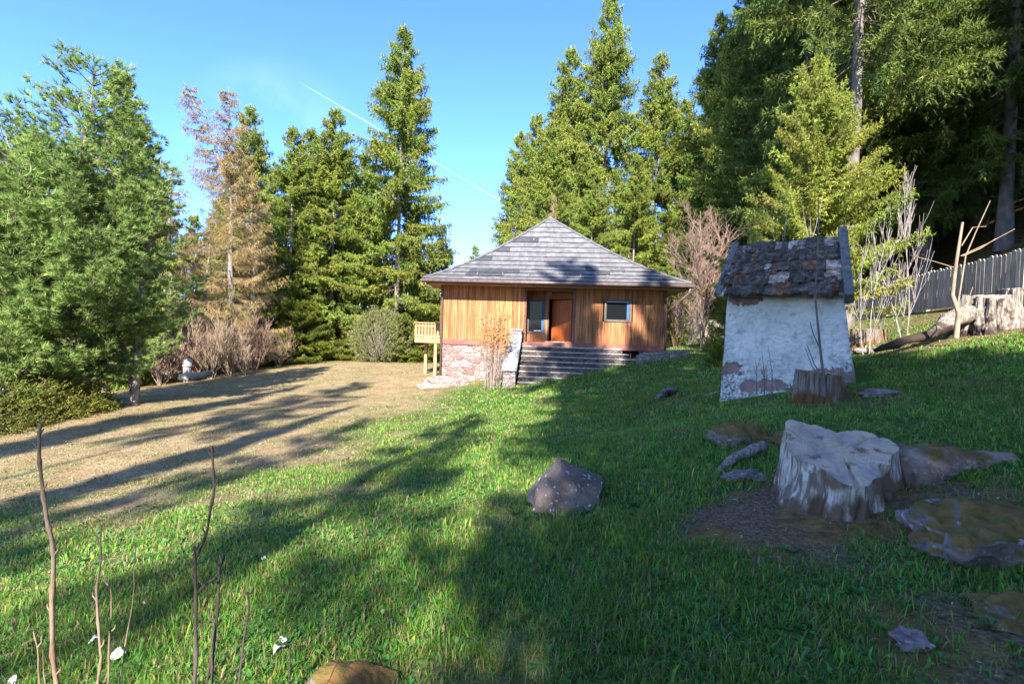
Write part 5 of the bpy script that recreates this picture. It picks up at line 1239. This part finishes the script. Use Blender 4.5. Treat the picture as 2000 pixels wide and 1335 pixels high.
    def gen_pine(seed, H, Rr, z0, trunks, dens=1.0, col=(.16, .25, .065), tip=(.33, .44, .13), skip=.1):
        rng = np.random.default_rng(seed); Pn, Dn, Ln, Cn, wood = [], [], [], [], []; col = np.array(col); tip = np.array(tip); tr = []
        for (ox, oy, lx, ly, hh) in trunks:
            zs = np.linspace(0, hh, 10); f = zs / hh; pts = np.stack([ox * np.minimum(1, f * 3) + lx * f ** 1.5 + .08 * np.sin(f * 9 + seed), oy * np.minimum(1, f * 3) + ly * f ** 1.5, zs], -1)
            tr.append((pts, np.maximum(.02, .20 * hh / 12 * (1 - f * .93))))
            z = hh * z0
            while z < hh - .1:
                f_ = (z - hh * z0) / (hh * (1 - z0)); pr = min(1, (1 - f_) * 1.45 + .05) ** .8 * min(1, .6 + f_ * 2.5); b = np.array([np.interp(z, zs, pts[:, 0]), np.interp(z, zs, pts[:, 1]), z])
                for q in range(5):
                    if rng.random() < skip: continue
                    L = Rr * pr * rng.uniform(.65, 1.12) + .2; a = rng.uniform(0, 2 * math.pi); p = .05 + .75 * f_ + rng.normal(0, .12); o = np.array([math.cos(a), math.sin(a), 0]); sd = np.array([-math.sin(a), math.cos(a), 0])
                    K = max(3, int(L / .24)); s = (np.arange(K) + .5) / K; ax = b + o * (s * L)[:, None] + np.array([0, 0, 1]) * (L * (math.tan(p) * s * .7 - .12 * s + .35 * s ** 2.5))[:, None]
                    wood.append((np.vstack([b, ax[::max(1, K // 4)]]), np.linspace(.015 + L * .012, .008, 1 + len(ax[::max(1, K // 4)]))))
                    cb = col * rng.uniform(.75, 1.25); g = s > .3
                    for rep in range(6):
                        d = norm(o * .7 + sd * rng.choice([-1, 1], (K, 1)) * .7 + np.array([0, 0, .45]) + rng.normal(0, .3, (K, 3))); lt = rng.uniform(.15, .5, K) * (1.1 - .5 * s)
                        Pn.append(ax[g] + rng.normal(0, .05, (g.sum(), 3))); Dn.append(d[g]); Ln.append(lt[g]); Cn.append((cb + (tip - col) * rng.uniform(0, 1, (K, 1)))[g])
                z += .42 / dens * rng.uniform(.7, 1.3)
        Pn, Dn, Ln, Cn = map(np.concatenate, (Pn, Dn, Ln, Cn))
        # needle brushes sit at the twig ends
        end = Pn + Dn * (Ln * .6)[:, None]; V, C = leaflets(end, Dn, Ln * .5, 22, .20, .024, .9, .75, -.15, rng, Cn)
        wood2 = [(np.array([p, p + d * l]), np.array([.008, .004])) for p, d, l in zip(Pn[::2], Dn[::2], Ln[::2])]
        print("pine", len(V) // 3)
        return np_tubes("trunk", tr, BARKS, 9), tri_mesh("crown", [V], [C], PN), np_tubes("branches", wood + wood2, TWIG, 3)
    def tree_at(meshes, px, D, label, cat, name, group=None, rz=0, s=1, sz=None):
        g = G(px, D); return plant_tree(name, meshes, g.x, g.y, s, rz, label, group, cat, sz=sz)
    gp_ = "pines at the left of the lawn"
    p1 = gen_pine(31, 12.9, 3.5, .10, [(0, 0, 1.0, .2, 12.9), (.3, .3, 1.4, .5, 10.8), (-.3, .1, -2.0, 0, 10.6)], 1.25)
    tree_at(p1, 118, 16, "huge bushy blue green pine filling the left of the photo", "pine", "pine_tree", gp_, s=.84)
    p2 = gen_pine(32, 9.6, 1.25, .2, [(0, 0, .9, .1, 9.6), (-.35, .1, -.9, .3, 7.4)], .5, skip=.55)
    tree_at(p2, 262, 17, "forked dark trunked thin pine right of the huge pine", "pine", "pine_tree", gp_, s=.86)
    p3 = gen_pine(33, 8.5, 3.2, .08, [(0, 0, .3, .2, 8.5)], 1.0)
    tree_at(p3, 8, 15, "pine cut off by the left edge of the photo", "pine", "pine_tree", gp_, sz=.95)
    tree_at(p3, 205, 25, "lower pine showing between the huge pine and the forked one", "pine", "pine_tree", gp_, rz=2, s=1.05)
    T(238, 27, 140, 'C', "dark spruce tip behind the right shoulder of the huge pine", None, .95)
    T(60, 34, 260, 'C', "spruce far behind the huge pine", None, 1.2)
    T(300, 36, 330, 'B', "spruce standing behind the forked pine", None, 1.0)
    T(150, 40, 300, 'C', "second spruce far behind the huge pine", None, 1.2)
    # larch: bare, straw coloured hanging twigs
    LT = leaf_mat("larch_twigs", .1, .8)
    def gen_larch(seed, H, Rr, z0=.08, lean=None, dens=1.0, col=(.27, .205, .09)):
        rng = np.random.default_rng(seed); Pn, Dn, Ln, Cn, wood = [], [], [], [], []; col = np.array(col)
        trs = [(0, 0, -.5, H)] + ([lean] if lean else [])
        tubes = []
        for ti, (bx, bz, lx, hh) in enumerate(trs):
            zs = np.linspace(bz, hh, 14); f = (zs - bz) / (hh - bz); pts = np.stack([bx + lx * f ** 1.3 + .06 * np.sin(f * 14 + ti), .05 * np.sin(f * 11), zs], -1); tubes.append((pts, np.maximum(.015, (.24 if ti == 0 else .11) * (1 - f * .94))))
            z = max(hh * z0, bz + .4)
            while z < hh - .1:
                f_ = (z - bz) / (hh - bz); pr = ((1 - f_) ** .75) * (.55 if ti else 1) * min(1, .5 + f_ * 3); b = np.array([np.interp(z, zs, pts[:, 0]), 0, z])
                for q in range(6):
                    if rng.random() < .12: continue
                    L = Rr * pr * rng.uniform(.5, 1.15) + .25; a = rng.uniform(0, 6.28); p = -.15 + .6 * f_ + rng.normal(0, .1); o = np.array([math.cos(a), math.sin(a), 0]); sd = np.array([-math.sin(a), math.cos(a), 0]); K = max(4, int(L / .13)); s = (np.arange(K) + .5) / K
                    ax = b + o * (s * L)[:, None] + np.array([0, 0, 1]) * (L * (math.tan(p) * s - .3 * s + .3 * s ** 3))[:, None] + rng.normal(0, .02, (K, 3))
                    wood.append((np.vstack([b, ax[::max(1, K // 4)]]), np.linspace(.012 + L * .008, .006, 1 + len(ax[::max(1, K // 4)])))); cb = col * rng.uniform(.75, 1.3) * np.array([rng.uniform(.9, 1.15), 1, rng.uniform(.8, 1.2)])
                    for rep in range(3):
                        d = norm(o * .45 + sd * rng.normal(0, .8, (K, 1)) + np.array([0, 0, -.75]) + rng.normal(0, .3, (K, 3))); lt = rng.uniform(.15, .55, K) * min(1, L * .6); g = s > .12
                        Pn.append(ax[g]); Dn.append(d[g]); Ln.append(lt[g]); Cn.append(np.repeat(cb[None], g.sum(), 0))
                z += .36 / dens * rng.uniform(.7, 1.3)
        Pn, Dn, Ln, Cn = map(np.concatenate, (Pn, Dn, Ln, Cn)); V, C = leaflets(Pn, Dn, Ln, 14, .12, .014, .7, .9, .1, rng, Cn); V2, C2 = leaflets(Pn, Dn, Ln * .2, 1, .42, .022, 1, .25, .1, rng, Cn)
        print("larch", len(V) // 3)
        return np_tubes("trunk", tubes, BARKP, 8), tri_mesh("crown", [V, V2], [C, C2], LT), np_tubes("branches", wood, mat("larch_branch_bark", (.13, .105, .08), (.21, .175, .135), 6, .9), 3)
    l1 = gen_larch(41, 17.2, 3.6, lean=(-.2, 10.5, -3.0, 17.4))
    tree_at(l1, 455, 31, "bare straw coloured larch with a leaning second top", "larch", "larch_tree", "bare larches")
    l2 = gen_larch(42, 12.5, 2.6, col=(.25, .185, .09))
    tree_at(l2, 500, 36, "smaller bare larch right of the leaning topped larch", "larch", "larch_tree", "bare larches", s=1.1)
    tree_at(l2, 330, 34, "sparse pinkish bare larch behind the forked pine", "larch", "larch_tree", "bare larches", rz=2.2, s=1.15)
    tree_at(l2, 395, 39, "bare larch half hidden behind the leaning topped larch", "larch", "larch_tree", "bare larches", rz=4, s=1.0)
    tree_at(l2, 1075, 35, "slender pale trunked larch directly above the roof apex", "larch", "larch_tree", "bare larches", rz=1, s=.42, sz=.92)
    # trees behind the viewpoint, whose shadows lie on the lawn and the house
    gs = "spruces standing behind the viewpoint"
    def S(x, y, H, k, wf=1.0, rz=0.0):
        s = H / Hs[k]; plant_tree("spruce_tree", allm[k], x, y, s * wf, rz, ORD[sorted(q_[0] for q_ in SHADERS).index(x)] + " from the left of the spruces behind the viewpoint", gs, "spruce", sz=s)
    for q in SHADERS: S(*q)
ORD = ['first', 'second', 'third', 'fourth', 'fifth', 'sixth', 'seventh', 'eighth', 'ninth', 'tenth', 'eleventh', 'twelfth', 'thirteenth', 'fourteenth', 'fifteenth', 'sixteenth', 'seventeenth', 'eighteenth', 'nineteenth']
# x, y, height, kind, width factor, rotation
SHADERS = [(.45, -11, 29.5, 'A', .50, .4), (3.5, -10, 28, 'A', .62, 1.9), (1.9, -15, 26, 'B', .7, 2), (-.8, -11.5, 30.5, 'F', .6, 2.4), (6.5, -12, 14, 'C', 1.0, 3), (9.3, -12, 12.2, 'C', 1.1, 3), (12.4, -11, 10, 'C', .95, 0), (4.9, -14.5, 20, 'B', .9, 1.2), (7.9, -9, 11, 'B', 1.0, 4), (.6, -8.5, 15, 'B', .66, 5), (4.0, -7.5, 13, 'C', .9, 2),
           (-3.9, -19, 22, 'F', .5, 1), (-6.9, -18, 22, 'F', .4, 1.4), (-8.1, -13, 21, 'B', .30, 2), (-10.4, -14, 27, 'F', .6, 5), (-12.9, -13, 26, 'B', .32, 3), (-15.6, -11, 19, 'C', .36, 1), (-19, -10, 15, 'B', .4, 2)]
build_trees()

# ------------------------------------------------------------------ bare shrubs, saplings, dry plants
def gen_bare(seed, H, spread, stems, depth=3, kids=5, r0=.02, col=None, upk=.5, fan=.3, rmin=.004, curl=.06, ang=(.35, .75)):
    rng = np.random.default_rng(seed); segs = []
    def grow(p, d, L, r, lvl):
        n = 6; pts = [p]; dd = d
        for i in range(n): dd = norm(dd + rng.normal(0, curl, 3) + np.array([0, 0, upk * .12])); pts.append(pts[-1] + dd * L / n)
        pts = np.array(pts); segs.append((pts, np.linspace(r, max(rmin * .7, r * .35), n + 1)))
        if lvl < depth:
            for q in range(kids if lvl else int(kids * 1.6)):
                t = rng.uniform(.2, .95); i = int(t * n); b = pts[i]; ax = norm(pts[min(i + 1, n)] - pts[max(i - 1, 0)]); s = norm(np.cross(ax, rng.normal(0, 1, 3))); nd = norm(ax * .8 + s * rng.uniform(*ang) + np.array([0, 0, upk * .5]))
                grow(b, nd, L * rng.uniform(.3, .55) * (1.15 - .5 * t), max(rmin, r * .5), lvl + 1)
    for k in range(stems):
        a = rng.uniform(0, 6.28); o = np.array([math.cos(a), math.sin(a), 0]); grow(o * rng.uniform(0, .12) * spread, norm(o * fan * rng.uniform(.2, 1) + np.array([0, 0, 1])), H * rng.uniform(.7, 1), r0 * rng.uniform(.7, 1.1), 0)
    return segs
def bare(name, px, D, H, label, cat, m, group=None, k=4, seed=1, s=1, xyz=None, **kw):
    g = Vector(xyz) if xyz else G(px, D); me = np_tubes(name, gen_bare(seed, H, 1, **kw), m, k); o = link(name, me, loc=(g.x, g.y, g.z - .05)); tag(o, label, cat, group); return o
def build_shrubs():
    PK = mat("pinkish_twigs", (.20, .125, .095), (.31, .21, .165), 6, .8); GY = mat("pale_grey_twigs", (.20, .17, .165), (.31, .27, .26), 6, .7); BR = mat("brown_twigs", (.19, .135, .09), (.31, .23, .16), 6, .85); DK = mat("dark_twigs", (.10, .08, .075), (.17, .13, .12), 6, .7)
    bare("bare_tree", 1370, 24, 6.6, "bare rounded pinkish tree standing between the house and the hut", "bare tree", PK, seed=51, stems=3, depth=3, kids=9, r0=.04, fan=.14, rmin=.0045, upk=.32, ang=(.5, 1.05), curl=.05)
    bare("bare_shrub", 1320, 27, 3.6, "low bare shrub against the right end of the house", "bare shrub", PK, seed=52, stems=10, depth=2, kids=5, r0=.025, fan=.6, rmin=.010)
    bare("bare_shrub", 1345, 29, 2.6, "tangled grey shrub beneath the bare rounded tree", "bare shrub", GY, seed=53, stems=10, depth=2, kids=5, r0=.02, fan=.8, rmin=.009)
    gw = "whippy bare saplings along the picket fence"
    bare("bare_sapling", 1762, 13.6, 4.3, "tall whippy pale sapling beside the pale fence post", "bare sapling", GY, gw, seed=54, stems=3, depth=2, kids=5, r0=.022, fan=.30, rmin=.006, upk=1.3)
    bare("bare_sapling", 1690, 12.2, 3.6, "pale sapling close to the right wall of the hut", "bare sapling", GY, gw, seed=55, stems=2, depth=2, kids=4, r0=.020, fan=.15, rmin=.005, upk=1.1)
    bare("bare_sapling", 1712, 15.2, 4.0, "thin pale sapling in front of the dark forest between hut and fence post", "bare sapling", GY, gw, seed=56, stems=3, depth=2, kids=4, r0=.018, fan=.3, rmin=.006, upk=1.3)
    bare("bare_sapling", 1500, 12.6, 3.7, "upright whips rising behind the left half of the hut roof", "bare sapling", GY, gw, seed=57, stems=6, depth=1, kids=4, r0=.018, fan=.22, rmin=.006, upk=1.5)
    bare("bare_sapling", 1610, 12.8, 3.7, "thin whips rising behind the right half of the hut roof", "bare sapling", GY, gw, seed=58, stems=5, depth=1, kids=4, r0=.016, fan=.25, rmin=.006, upk=1.5)
    # crooked young trunk in front of the silver stump, traced at its own distance
    segs = []
    def tr(pts, D, r0, r1): segs.append((np.array([tuple(P(x, y, D)) for x, y in pts]), np.linspace(r0, r1, len(pts))))
    b = P(1868, 655, 10.0); zb = g1(b.x, 10.0)
    tr([(1867, 660), (1872, 610), (1860, 575), (1868, 510), (1880, 434)], 10, .05, .022); tr([(1870, 600), (1886, 500), (1905, 455), (1934, 392)], 10, .016, .006); tr([(1876, 500), (1930, 475), (1982, 447)], 10, .010, .005)
    tr([(1862, 522), (1830, 512), (1778, 498)], 10, .010, .005); tr([(1872, 610), (1890, 590), (1900, 560)], 10, .014, .006); tr([(1872, 608), (1900, 605), (1925, 600)], 10, .012, .005); tr([(1880, 500), (1915, 485), (1945, 466)], 10, .012, .005); tr([(1878, 480), (1900, 444), (1926, 442)], 10, .012, .005)
    o = link("bare_sapling", np_tubes("bare_sapling", segs, BR, 7)); tag(o, "crooked young trunk with few branches in front of the silver stump", "bare sapling", gw)
    segs = []; D = 7.3; tr([(1612, 775), (1609, 740), (1603, 690), (1598, 640), (1592, 580), (1597, 500), (1599, 430), (1598, 385)], D, .022, .006); tr([(1601, 680), (1588, 650), (1582, 628)], D, .009, .004); tr([(1609, 745), (1590, 710), (1577, 675)], D, .010, .004); tr([(1604, 738), (1586, 715), (1573, 680)], D, .008, .004)
    tr([(1592, 580), (1572, 520), (1556, 465)], D, .007, .003); tr([(1597, 530), (1615, 505), (1634, 470)], D, .006, .003)
    o = link("bare_sapling", np_tubes("bare_sapling", segs, DK, 6)); tag(o, "thin dark sapling growing out of the small stump before the hut", "bare sapling")
    for i, (x0, y0, x1, y1, lb) in enumerate([(1478, 745, 1476, 705, "leftmost short dark twig at the hut wall"), (1493, 750, 1488, 686, "middle dark twig at the hut wall with side shoots"), (1508, 750, 1500, 672, "tallest dark twig at the hut wall")]):
        segs = []; D = 8.2; tr([(x0, y0 + 25), (x0, y0 - 20), (x1, y1)], D, .008, .003); tr([(x0, y0 - 25), (x0 + 7, y0 - 45)], D, .004, .002); tr([(x0, y0 - 10), (x0 - 6, y0 - 32)], D, .004, .002)
        o = link("dry_twig", np_tubes("dry_twig", segs, DK, 5)); tag(o, lb, "twig", "twigs at the foot of the hut")
    # brown shrub thicket below the larch
    gb = "brown bare shrubs below the larch"; lbs = ["reddish bare shrub right of the pale log", "tan bare shrub left of the pale log", "brown shrub at the foot of the larch", "wide tan shrub right of the larch trunk", "low reddish shrub at the right end of the thicket", "tall brown shrub behind the stone pillar", "dense tan shrub behind the larch", "bare shrub under the forked pine", "pale shrub between larch and far spruces", "rusty shrub in the middle of the thicket", "twiggy shrub at the near lawn edge below the larch"]
    for i, (px, D, H) in enumerate([(415, 27.5, 3.3), (352, 27.5, 3.0), (450, 29.5, 3.6), (500, 31, 3.3), (545, 34, 2.4), (385, 30, 4.2), (470, 34, 4.2), (315, 26, 2.6), (525, 37, 3.8), (430, 32, 4.2), (480, 28.5, 1.8)]):
        bare("bare_shrub", px, D, H, lbs[i], "bare shrub", (BR, PK)[i % 2], gb, seed=60 + i, stems=13, depth=2, kids=6, r0=.026, fan=.75, rmin=.0095, k=3)
    # dead stalk clump by the steps
    rng = np.random.default_rng(5); p = P(960, 752, 21.6); c = np.array([p.x, p.y, g1(p.x, p.y)]); segs = []; Pn = []; Dn = []
    for i in range(80):
        a = rng.uniform(0, 6.28); r = rng.uniform(0, .45); o = np.array([math.cos(a), math.sin(a) * .7, 0]); H = rng.uniform(2.1, 3.5); ln = rng.uniform(.05, .75); b = c + o * r
        t = np.linspace(0, 1, 6)[:, None]; pts = b + o * ln * t ** 1.4 + np.array([0, 0, 1]) * H * t + rng.normal(0, .015, (6, 3)); segs.append((pts, np.linspace(.008, .004, 6)))
        for q in range(9): u = rng.uniform(.62, 1); Pn.append(b + o * ln * u ** 1.4 + np.array([0, 0, H * u])); Dn.append(norm(rng.normal(0, 1, 3) + np.array([0, 0, .6])))
    root = empty("dry_perennial_clump", tuple(c), 0, "clump of dead stalks with orange dry leaves beside the steps", "dry plant")
    me = np_tubes("stems", segs, mat("dead_stalk", (.22, .17, .15), (.36, .28, .24), 6, .85), 3); o = link("stems", me, root); o.location = tuple(-c)
    Pn = np.array(Pn); V, C = leaflets(Pn, np.array(Dn), np.full(len(Pn), .06), 5, .10, .035, .6, .9, .1, rng, np.repeat([[.50, .27, .08]], len(Pn), 0), .35)
    o = link("dry_leaves", tri_mesh("dry_leaves", [V], [C], leaf_mat("dry_leaf", .3, .7)), root); o.location = tuple(-c)
    # low yellow green shrubs at the left
    YS = leaf_mat("juniper_leaf", .25, .6); gy = "low yellow green shrubs at the left lawn edge"; lb = ["low yellow green shrub cut off by the left edge of the photo", "spreading yellow shrub below the huge pine trunk", "yellow shrub just left of the short mossy trunk stub", "sparse dark shrub behind the low yellow shrubs", "flat yellow shrub reaching onto the lawn at the far left"]
    for i, (px, D, Rr, H) in enumerate([(15, 14, 1.6, 1.3), (85, 14.8, 1.45, 1.1), (145, 15.6, 1.0, 1.0), (40, 16.3, 1.3, 1.3), (-60, 13, 1.7, 1.3)]):
        g = G(px, D); rng = np.random.default_rng(90 + i); n = 950; a = rng.uniform(0, 6.28, n); r = Rr * np.sqrt(rng.uniform(0, 1, n)); h = H * np.clip(1 - (r / Rr) ** 2, 0, 1) * rng.uniform(.15, 1.0, n) * (1 + .3 * np.sin(a * 3)); P0 = np.stack([np.cos(a) * r, np.sin(a) * r, h], -1)
        d = norm(np.stack([np.cos(a), np.sin(a), rng.uniform(.1, 1.0, n)], -1) + rng.normal(0, .3, (n, 3))); base = np.array([(.13, .14, .025), (.15, .15, .025), (.16, .17, .03), (.06, .09, .02), (.13, .14, .025)][i]); C0 = base[None] * rng.uniform(.6, 1.3, (n, 1)); V, C = leaflets(P0, d, rng.uniform(.15, .4, n), 14, .075, .028, .8, .8, 0, rng, C0)
        root = empty("low_shrub", (g.x, g.y, g.z), 0, lb[i], "shrub", gy); link("foliage", tri_mesh("foliage", [V], [C], YS), root)
        segs = [(np.array([[0, 0, -.05], q * .5 + [0, 0, .1], q]), np.array([.02, .012, .005])) for q in P0[::12]]; link("stems", np_tubes("stems", segs, TWIG, 3), root)
    g = G(742, 36.5); rng = np.random.default_rng(120); n = 2600; a = rng.uniform(0, 6.28, n); h = rng.uniform(0, 1, n); r = 2.3 * np.sin(np.pi * np.clip(h * .85 + .15, 0, 1)) ** .6 * rng.uniform(.5, 1, n) * (1 + .2 * np.sin(a * 3)); P0 = np.stack([np.cos(a) * r, np.sin(a) * r, h * 3.4 * (1 + .12 * np.sin(a * 2))], -1)
    d = norm(np.stack([np.cos(a) * .7, np.sin(a) * .7, rng.uniform(.1, 1.0, n)], -1) + rng.normal(0, .35, (n, 3))); V, C = leaflets(P0, d, rng.uniform(.15, .45, n), 10, .13, .035, .8, .8, 0, rng, np.array([.20, .21, .08])[None] * rng.uniform(.6, 1.3, (n, 1)))
    root = empty("round_bush", (g.x, g.y, g.z), 0, "grey green rounded bush at the far lawn edge left of the balcony", "bush"); link("foliage", tri_mesh("foliage", [V], [C], YS), root)
    link("stems", np_tubes("stems", [(np.array([[0, 0, -.05], q * .4 + [0, 0, .15], q]), np.array([.035, .02, .006])) for q in P0[::14]], GY, 3), root)
    # near saplings in the left foreground, each at its own distance
    c8 = lambda x, y: (x / 2.592, 820 + y / 2.592); gn = "bare saplings in the near left corner"
    GB = mat("sapling_bark_tan", (.15, .095, .06), (.27, .19, .145), 14, .6, .3, 60, stretch=(1, 1, .4)); GD = mat("sapling_bark_dark", (.045, .032, .028), (.10, .075, .068), 14, .6, .3, 60, stretch=(1, 1, .4))
    def sap(lines, D, m, label):
        segs = []; nod = []
        rr = random.Random(len(label) + int(D * 100))
        for li, (pts, r0, r1) in enumerate(lines):
            pts = [tuple(P(*c8(x, y), D + .03 * li)) for x, y in pts]
            if li == 0 and pts[0][2] > g1(pts[0][0], pts[0][1]):
                a = pts[0]; pts = [(a[0] + .01, a[1] + .01, g1(a[0], a[1]) - .05)] + pts
            # resample for gentle irregularity
            q = [Vector(v) for v in pts]; out = []; rs = []; N = max(8, len(q) * 4)
            for i in range(N):
                f = i / (N - 1) * (len(q) - 1); a = min(int(f), len(q) - 2); f -= a; v = q[a].lerp(q[a + 1], f) + Vector((mnoise.noise(q[a].lerp(q[a + 1], f) * 9), 0, 0)) * .006
                bud = 1.0 + (.45 if (i % 5 == 3) else 0); out.append(tuple(v)); rs.append((r0 + (r1 - r0) * i / (N - 1)) * bud)
                if i % 6 == 4 and r0 > .003: s_ = 1 if (i // 6) % 2 else -1; s_ *= rr.uniform(.8, 1.6); nod.append((np.array([v, v + Vector((.012 * s_, 0, .02)), v + Vector((.014 * s_, 0, .034))]), np.array([.0028, .003, .0008])))
            segs.append((np.array(out), np.array(rs)))
        o = link("bare_sapling", np_tubes("bare_sapling", segs + nod, m, 8)); tag(o, label, "bare sapling", gn)
    sap([([(300, 1400), (290, 1335), (265, 1200), (262, 900), (275, 700), (265, 600), (235, 500), (215, 350), (200, 200), (200, 60), (208, 15)], .0085, .0045), ([(203, 70), (222, 45)], .003, .0025), ([(262, 790), (240, 775)], .002, .001)], 1.75, GB, "tall tan sapling nearest the left edge of the photo")
    sap([([(490, 1400), (510, 1200), (495, 1000), (490, 850), (505, 700), (513, 530)], .0055, .0028), ([(505, 640), (492, 600), (488, 585)], .002, .003)], 1.8, GB, "tan sapling with a pale bud, second from the left")
    sap([([(985, 1400), (992, 1100), (995, 880), (988, 760), (985, 640)], .007, .004), ([(995, 690), (1050, 560), (1085, 350), (1080, 230), (1072, 130)], .0045, .0035), ([(1000, 880), (1045, 825), (1095, 797)], .004, .0028), ([(1085, 340), (1105, 312)], .003, .002)], 1.7, GD, "dark sapling with one long upright side shoot")
    sap([([(1065, 1400), (1085, 1150), (1105, 900), (1112, 740)], .0055, .0035), ([(1112, 740), (1095, 715), (1078, 690)], .003, .002), ([(1112, 740), (1130, 710), (1135, 680)], .003, .003)], 1.8, GD, "dark sapling ending in a small fork")
    sap([([(1040, 1400), (1065, 1200), (1085, 1050), (1078, 980)], .004, .002)], 1.9, GD, "short dark shoot leaning on the forked sapling")
    sap([([(1195, 1400), (1215, 1250), (1240, 1100), (1262, 950), (1252, 870)], .0045, .0025)], 1.85, GD, "slightly bent sapling right of the forked one")
    sap([([(1462, 1400), (1470, 1130)], .0025, .0015)], 1.9, GD, "short single twig furthest right of the near saplings")
    sap([([(590, 1400), (650, 1050), (680, 830), (685, 620)], .0025, .0014)], 1.9, GB, "very thin pale stalk leaning right behind the white leaf")
    sap([([(545, 1400), (555, 1100), (565, 880), (550, 790)], .0035, .0018)], 1.85, GB, "thin tan shoot right beside the budded sapling")
    sap([([(210, 1400), (185, 1150), (170, 1070)], .0035, .002)], 1.8, GB, "short shoot left of the tallest tan sapling")
    sap([([(240, 1400), (215, 1160)], .0025, .0015)], 1.85, GB, "short thin shoot at the foot of the tallest tan sapling")
    sap([([(930, 1400), (930, 1010)], .0018, .001)], 1.95, GD, "hair thin upright stalk left of the dark sapling")
    sap([([(900, 1400), (898, 1050)], .0018, .001)], 2.0, GD, "second hair thin stalk left of the dark sapling")
    sap([([(430, 1400), (460, 1160)], .002, .001)], 1.9, GB, "short thin stalk leaning right at the lower edge of the photo")
    # curled white leaves on the grass
    WL = mat("white_dry_leaf", (.42, .39, .34), (.58, .55, .50), 12, .7); ll = ["large curled white leaf nearest the lower edge", "white leaf below the budded sapling tip", "white leaf right of the forked sapling", "flat white leaf on the sunny grass", "white leaf on the shaded grass edge far from the saplings", "narrow white leaf at the lower edge", "small white leaf at the left lower corner"]
    for i, (px, py, s, D) in enumerate([(228, 1280, .045, 2.75), (185, 1250, .03, 2.85), (545, 1268, .035, 2.55), (283, 1180, .028, 3.15), (515, 1090, .025, 3.4), (553, 1250, .025, 2.6), (26, 1330, .03, 2.75)]):
        d = ray(px, py); lo, hi = 1.0, 9.0
        for _ in range(30):
            mid = (lo + hi) / 2; q = EYE + d * (mid / d.y)
            if q.z > g1(q.x, q.y) + .03: lo = mid
            else: hi = mid
        q = EYE + d * (lo / d.y); rr = random.Random(i); m_ = MB(); n = 6; vs = []
        for a in range(n + 1):
            for b in range(4):
                u = a / n - .5; v = (b / 3 - .5) * math.cos(u * 2.9); vs.append((u * 2 * s, v * 1.3 * s, s * (.5 * v * v * 3 + .35 * math.sin(u * 5 + i)) + .012 * rr.random()))
        m_.add(vs, [(a * 4 + b, (a + 1) * 4 + b, (a + 1) * 4 + b + 1, a * 4 + b + 1) for a in range(n) for b in range(3)]); o = m_.build("white_leaf", WL, smooth=True); o.location = q; o.rotation_euler = (rr.uniform(-.3, .5), rr.uniform(-.4, .4), rr.uniform(0, 3)); tag(o, ll[i], "leaf", "white leaves on the grass")
        sol = o.modifiers.new("s", 'SOLIDIFY'); sol.thickness = .001
build_shrubs()
def build_litter():
    """bark chips and dead leaves lying on soil and lawn"""
    rng = np.random.default_rng(77); n = 60000
    D = np.sqrt(rng.uniform(1.6 ** 2, 14 ** 2, n)); x = D * rng.uniform(-1.1, 1.12, n); y = D; keep = rng.uniform(0, 1, n) < np.clip(soil(x, y) * 1.1 + dry(x, y) * .16 + .012, 0, 1) * np.clip(5 / D, .15, 1)
    x, y = x[keep], y[keep]; n = len(x); P0 = np.stack([x, y, gz(x, y) + rng.uniform(.002, .014, n)], -1); D = D[keep]
    a = rng.uniform(0, 6.28, n); d = np.stack([np.cos(a), np.sin(a), rng.normal(0, .3, n)], -1); sd = norm(np.stack([-np.sin(a), np.cos(a), rng.normal(0, .35, n)], -1)); L = rng.uniform(.008, .035, n) * np.clip(D / 5, 1, 2); w = L * rng.uniform(.2, .6, n)
    V = np.stack([P0 - d * L[:, None] / 2, P0 + sd * w[:, None] / 2 + [0, 0, .004], P0 + d * L[:, None] / 2, P0 - sd * w[:, None] / 2 + [0, 0, .004]], 1).reshape(-1, 3)
    t = rng.uniform(0, 1, (n, 1)) ** 2; c = np.array([.07, .045, .03]) * (1 - t) + np.array([.40, .27, .15]) * t; c = np.where(rng.uniform(0, 1, (n, 1)) < .06, np.array([[.45, .42, .40]]), c)
    o = link("ground_litter", np_mesh("ground_litter", V, np.arange(n * 4).reshape(-1, 4), np.repeat(c, 4, 0), leaf_mat("litter", .1, .8))); tag(o, "bark chips and dead leaves strewn over bare soil and lawn", "leaf litter", kind='stuff')
build_litter(); build_grass(); build_weeds()
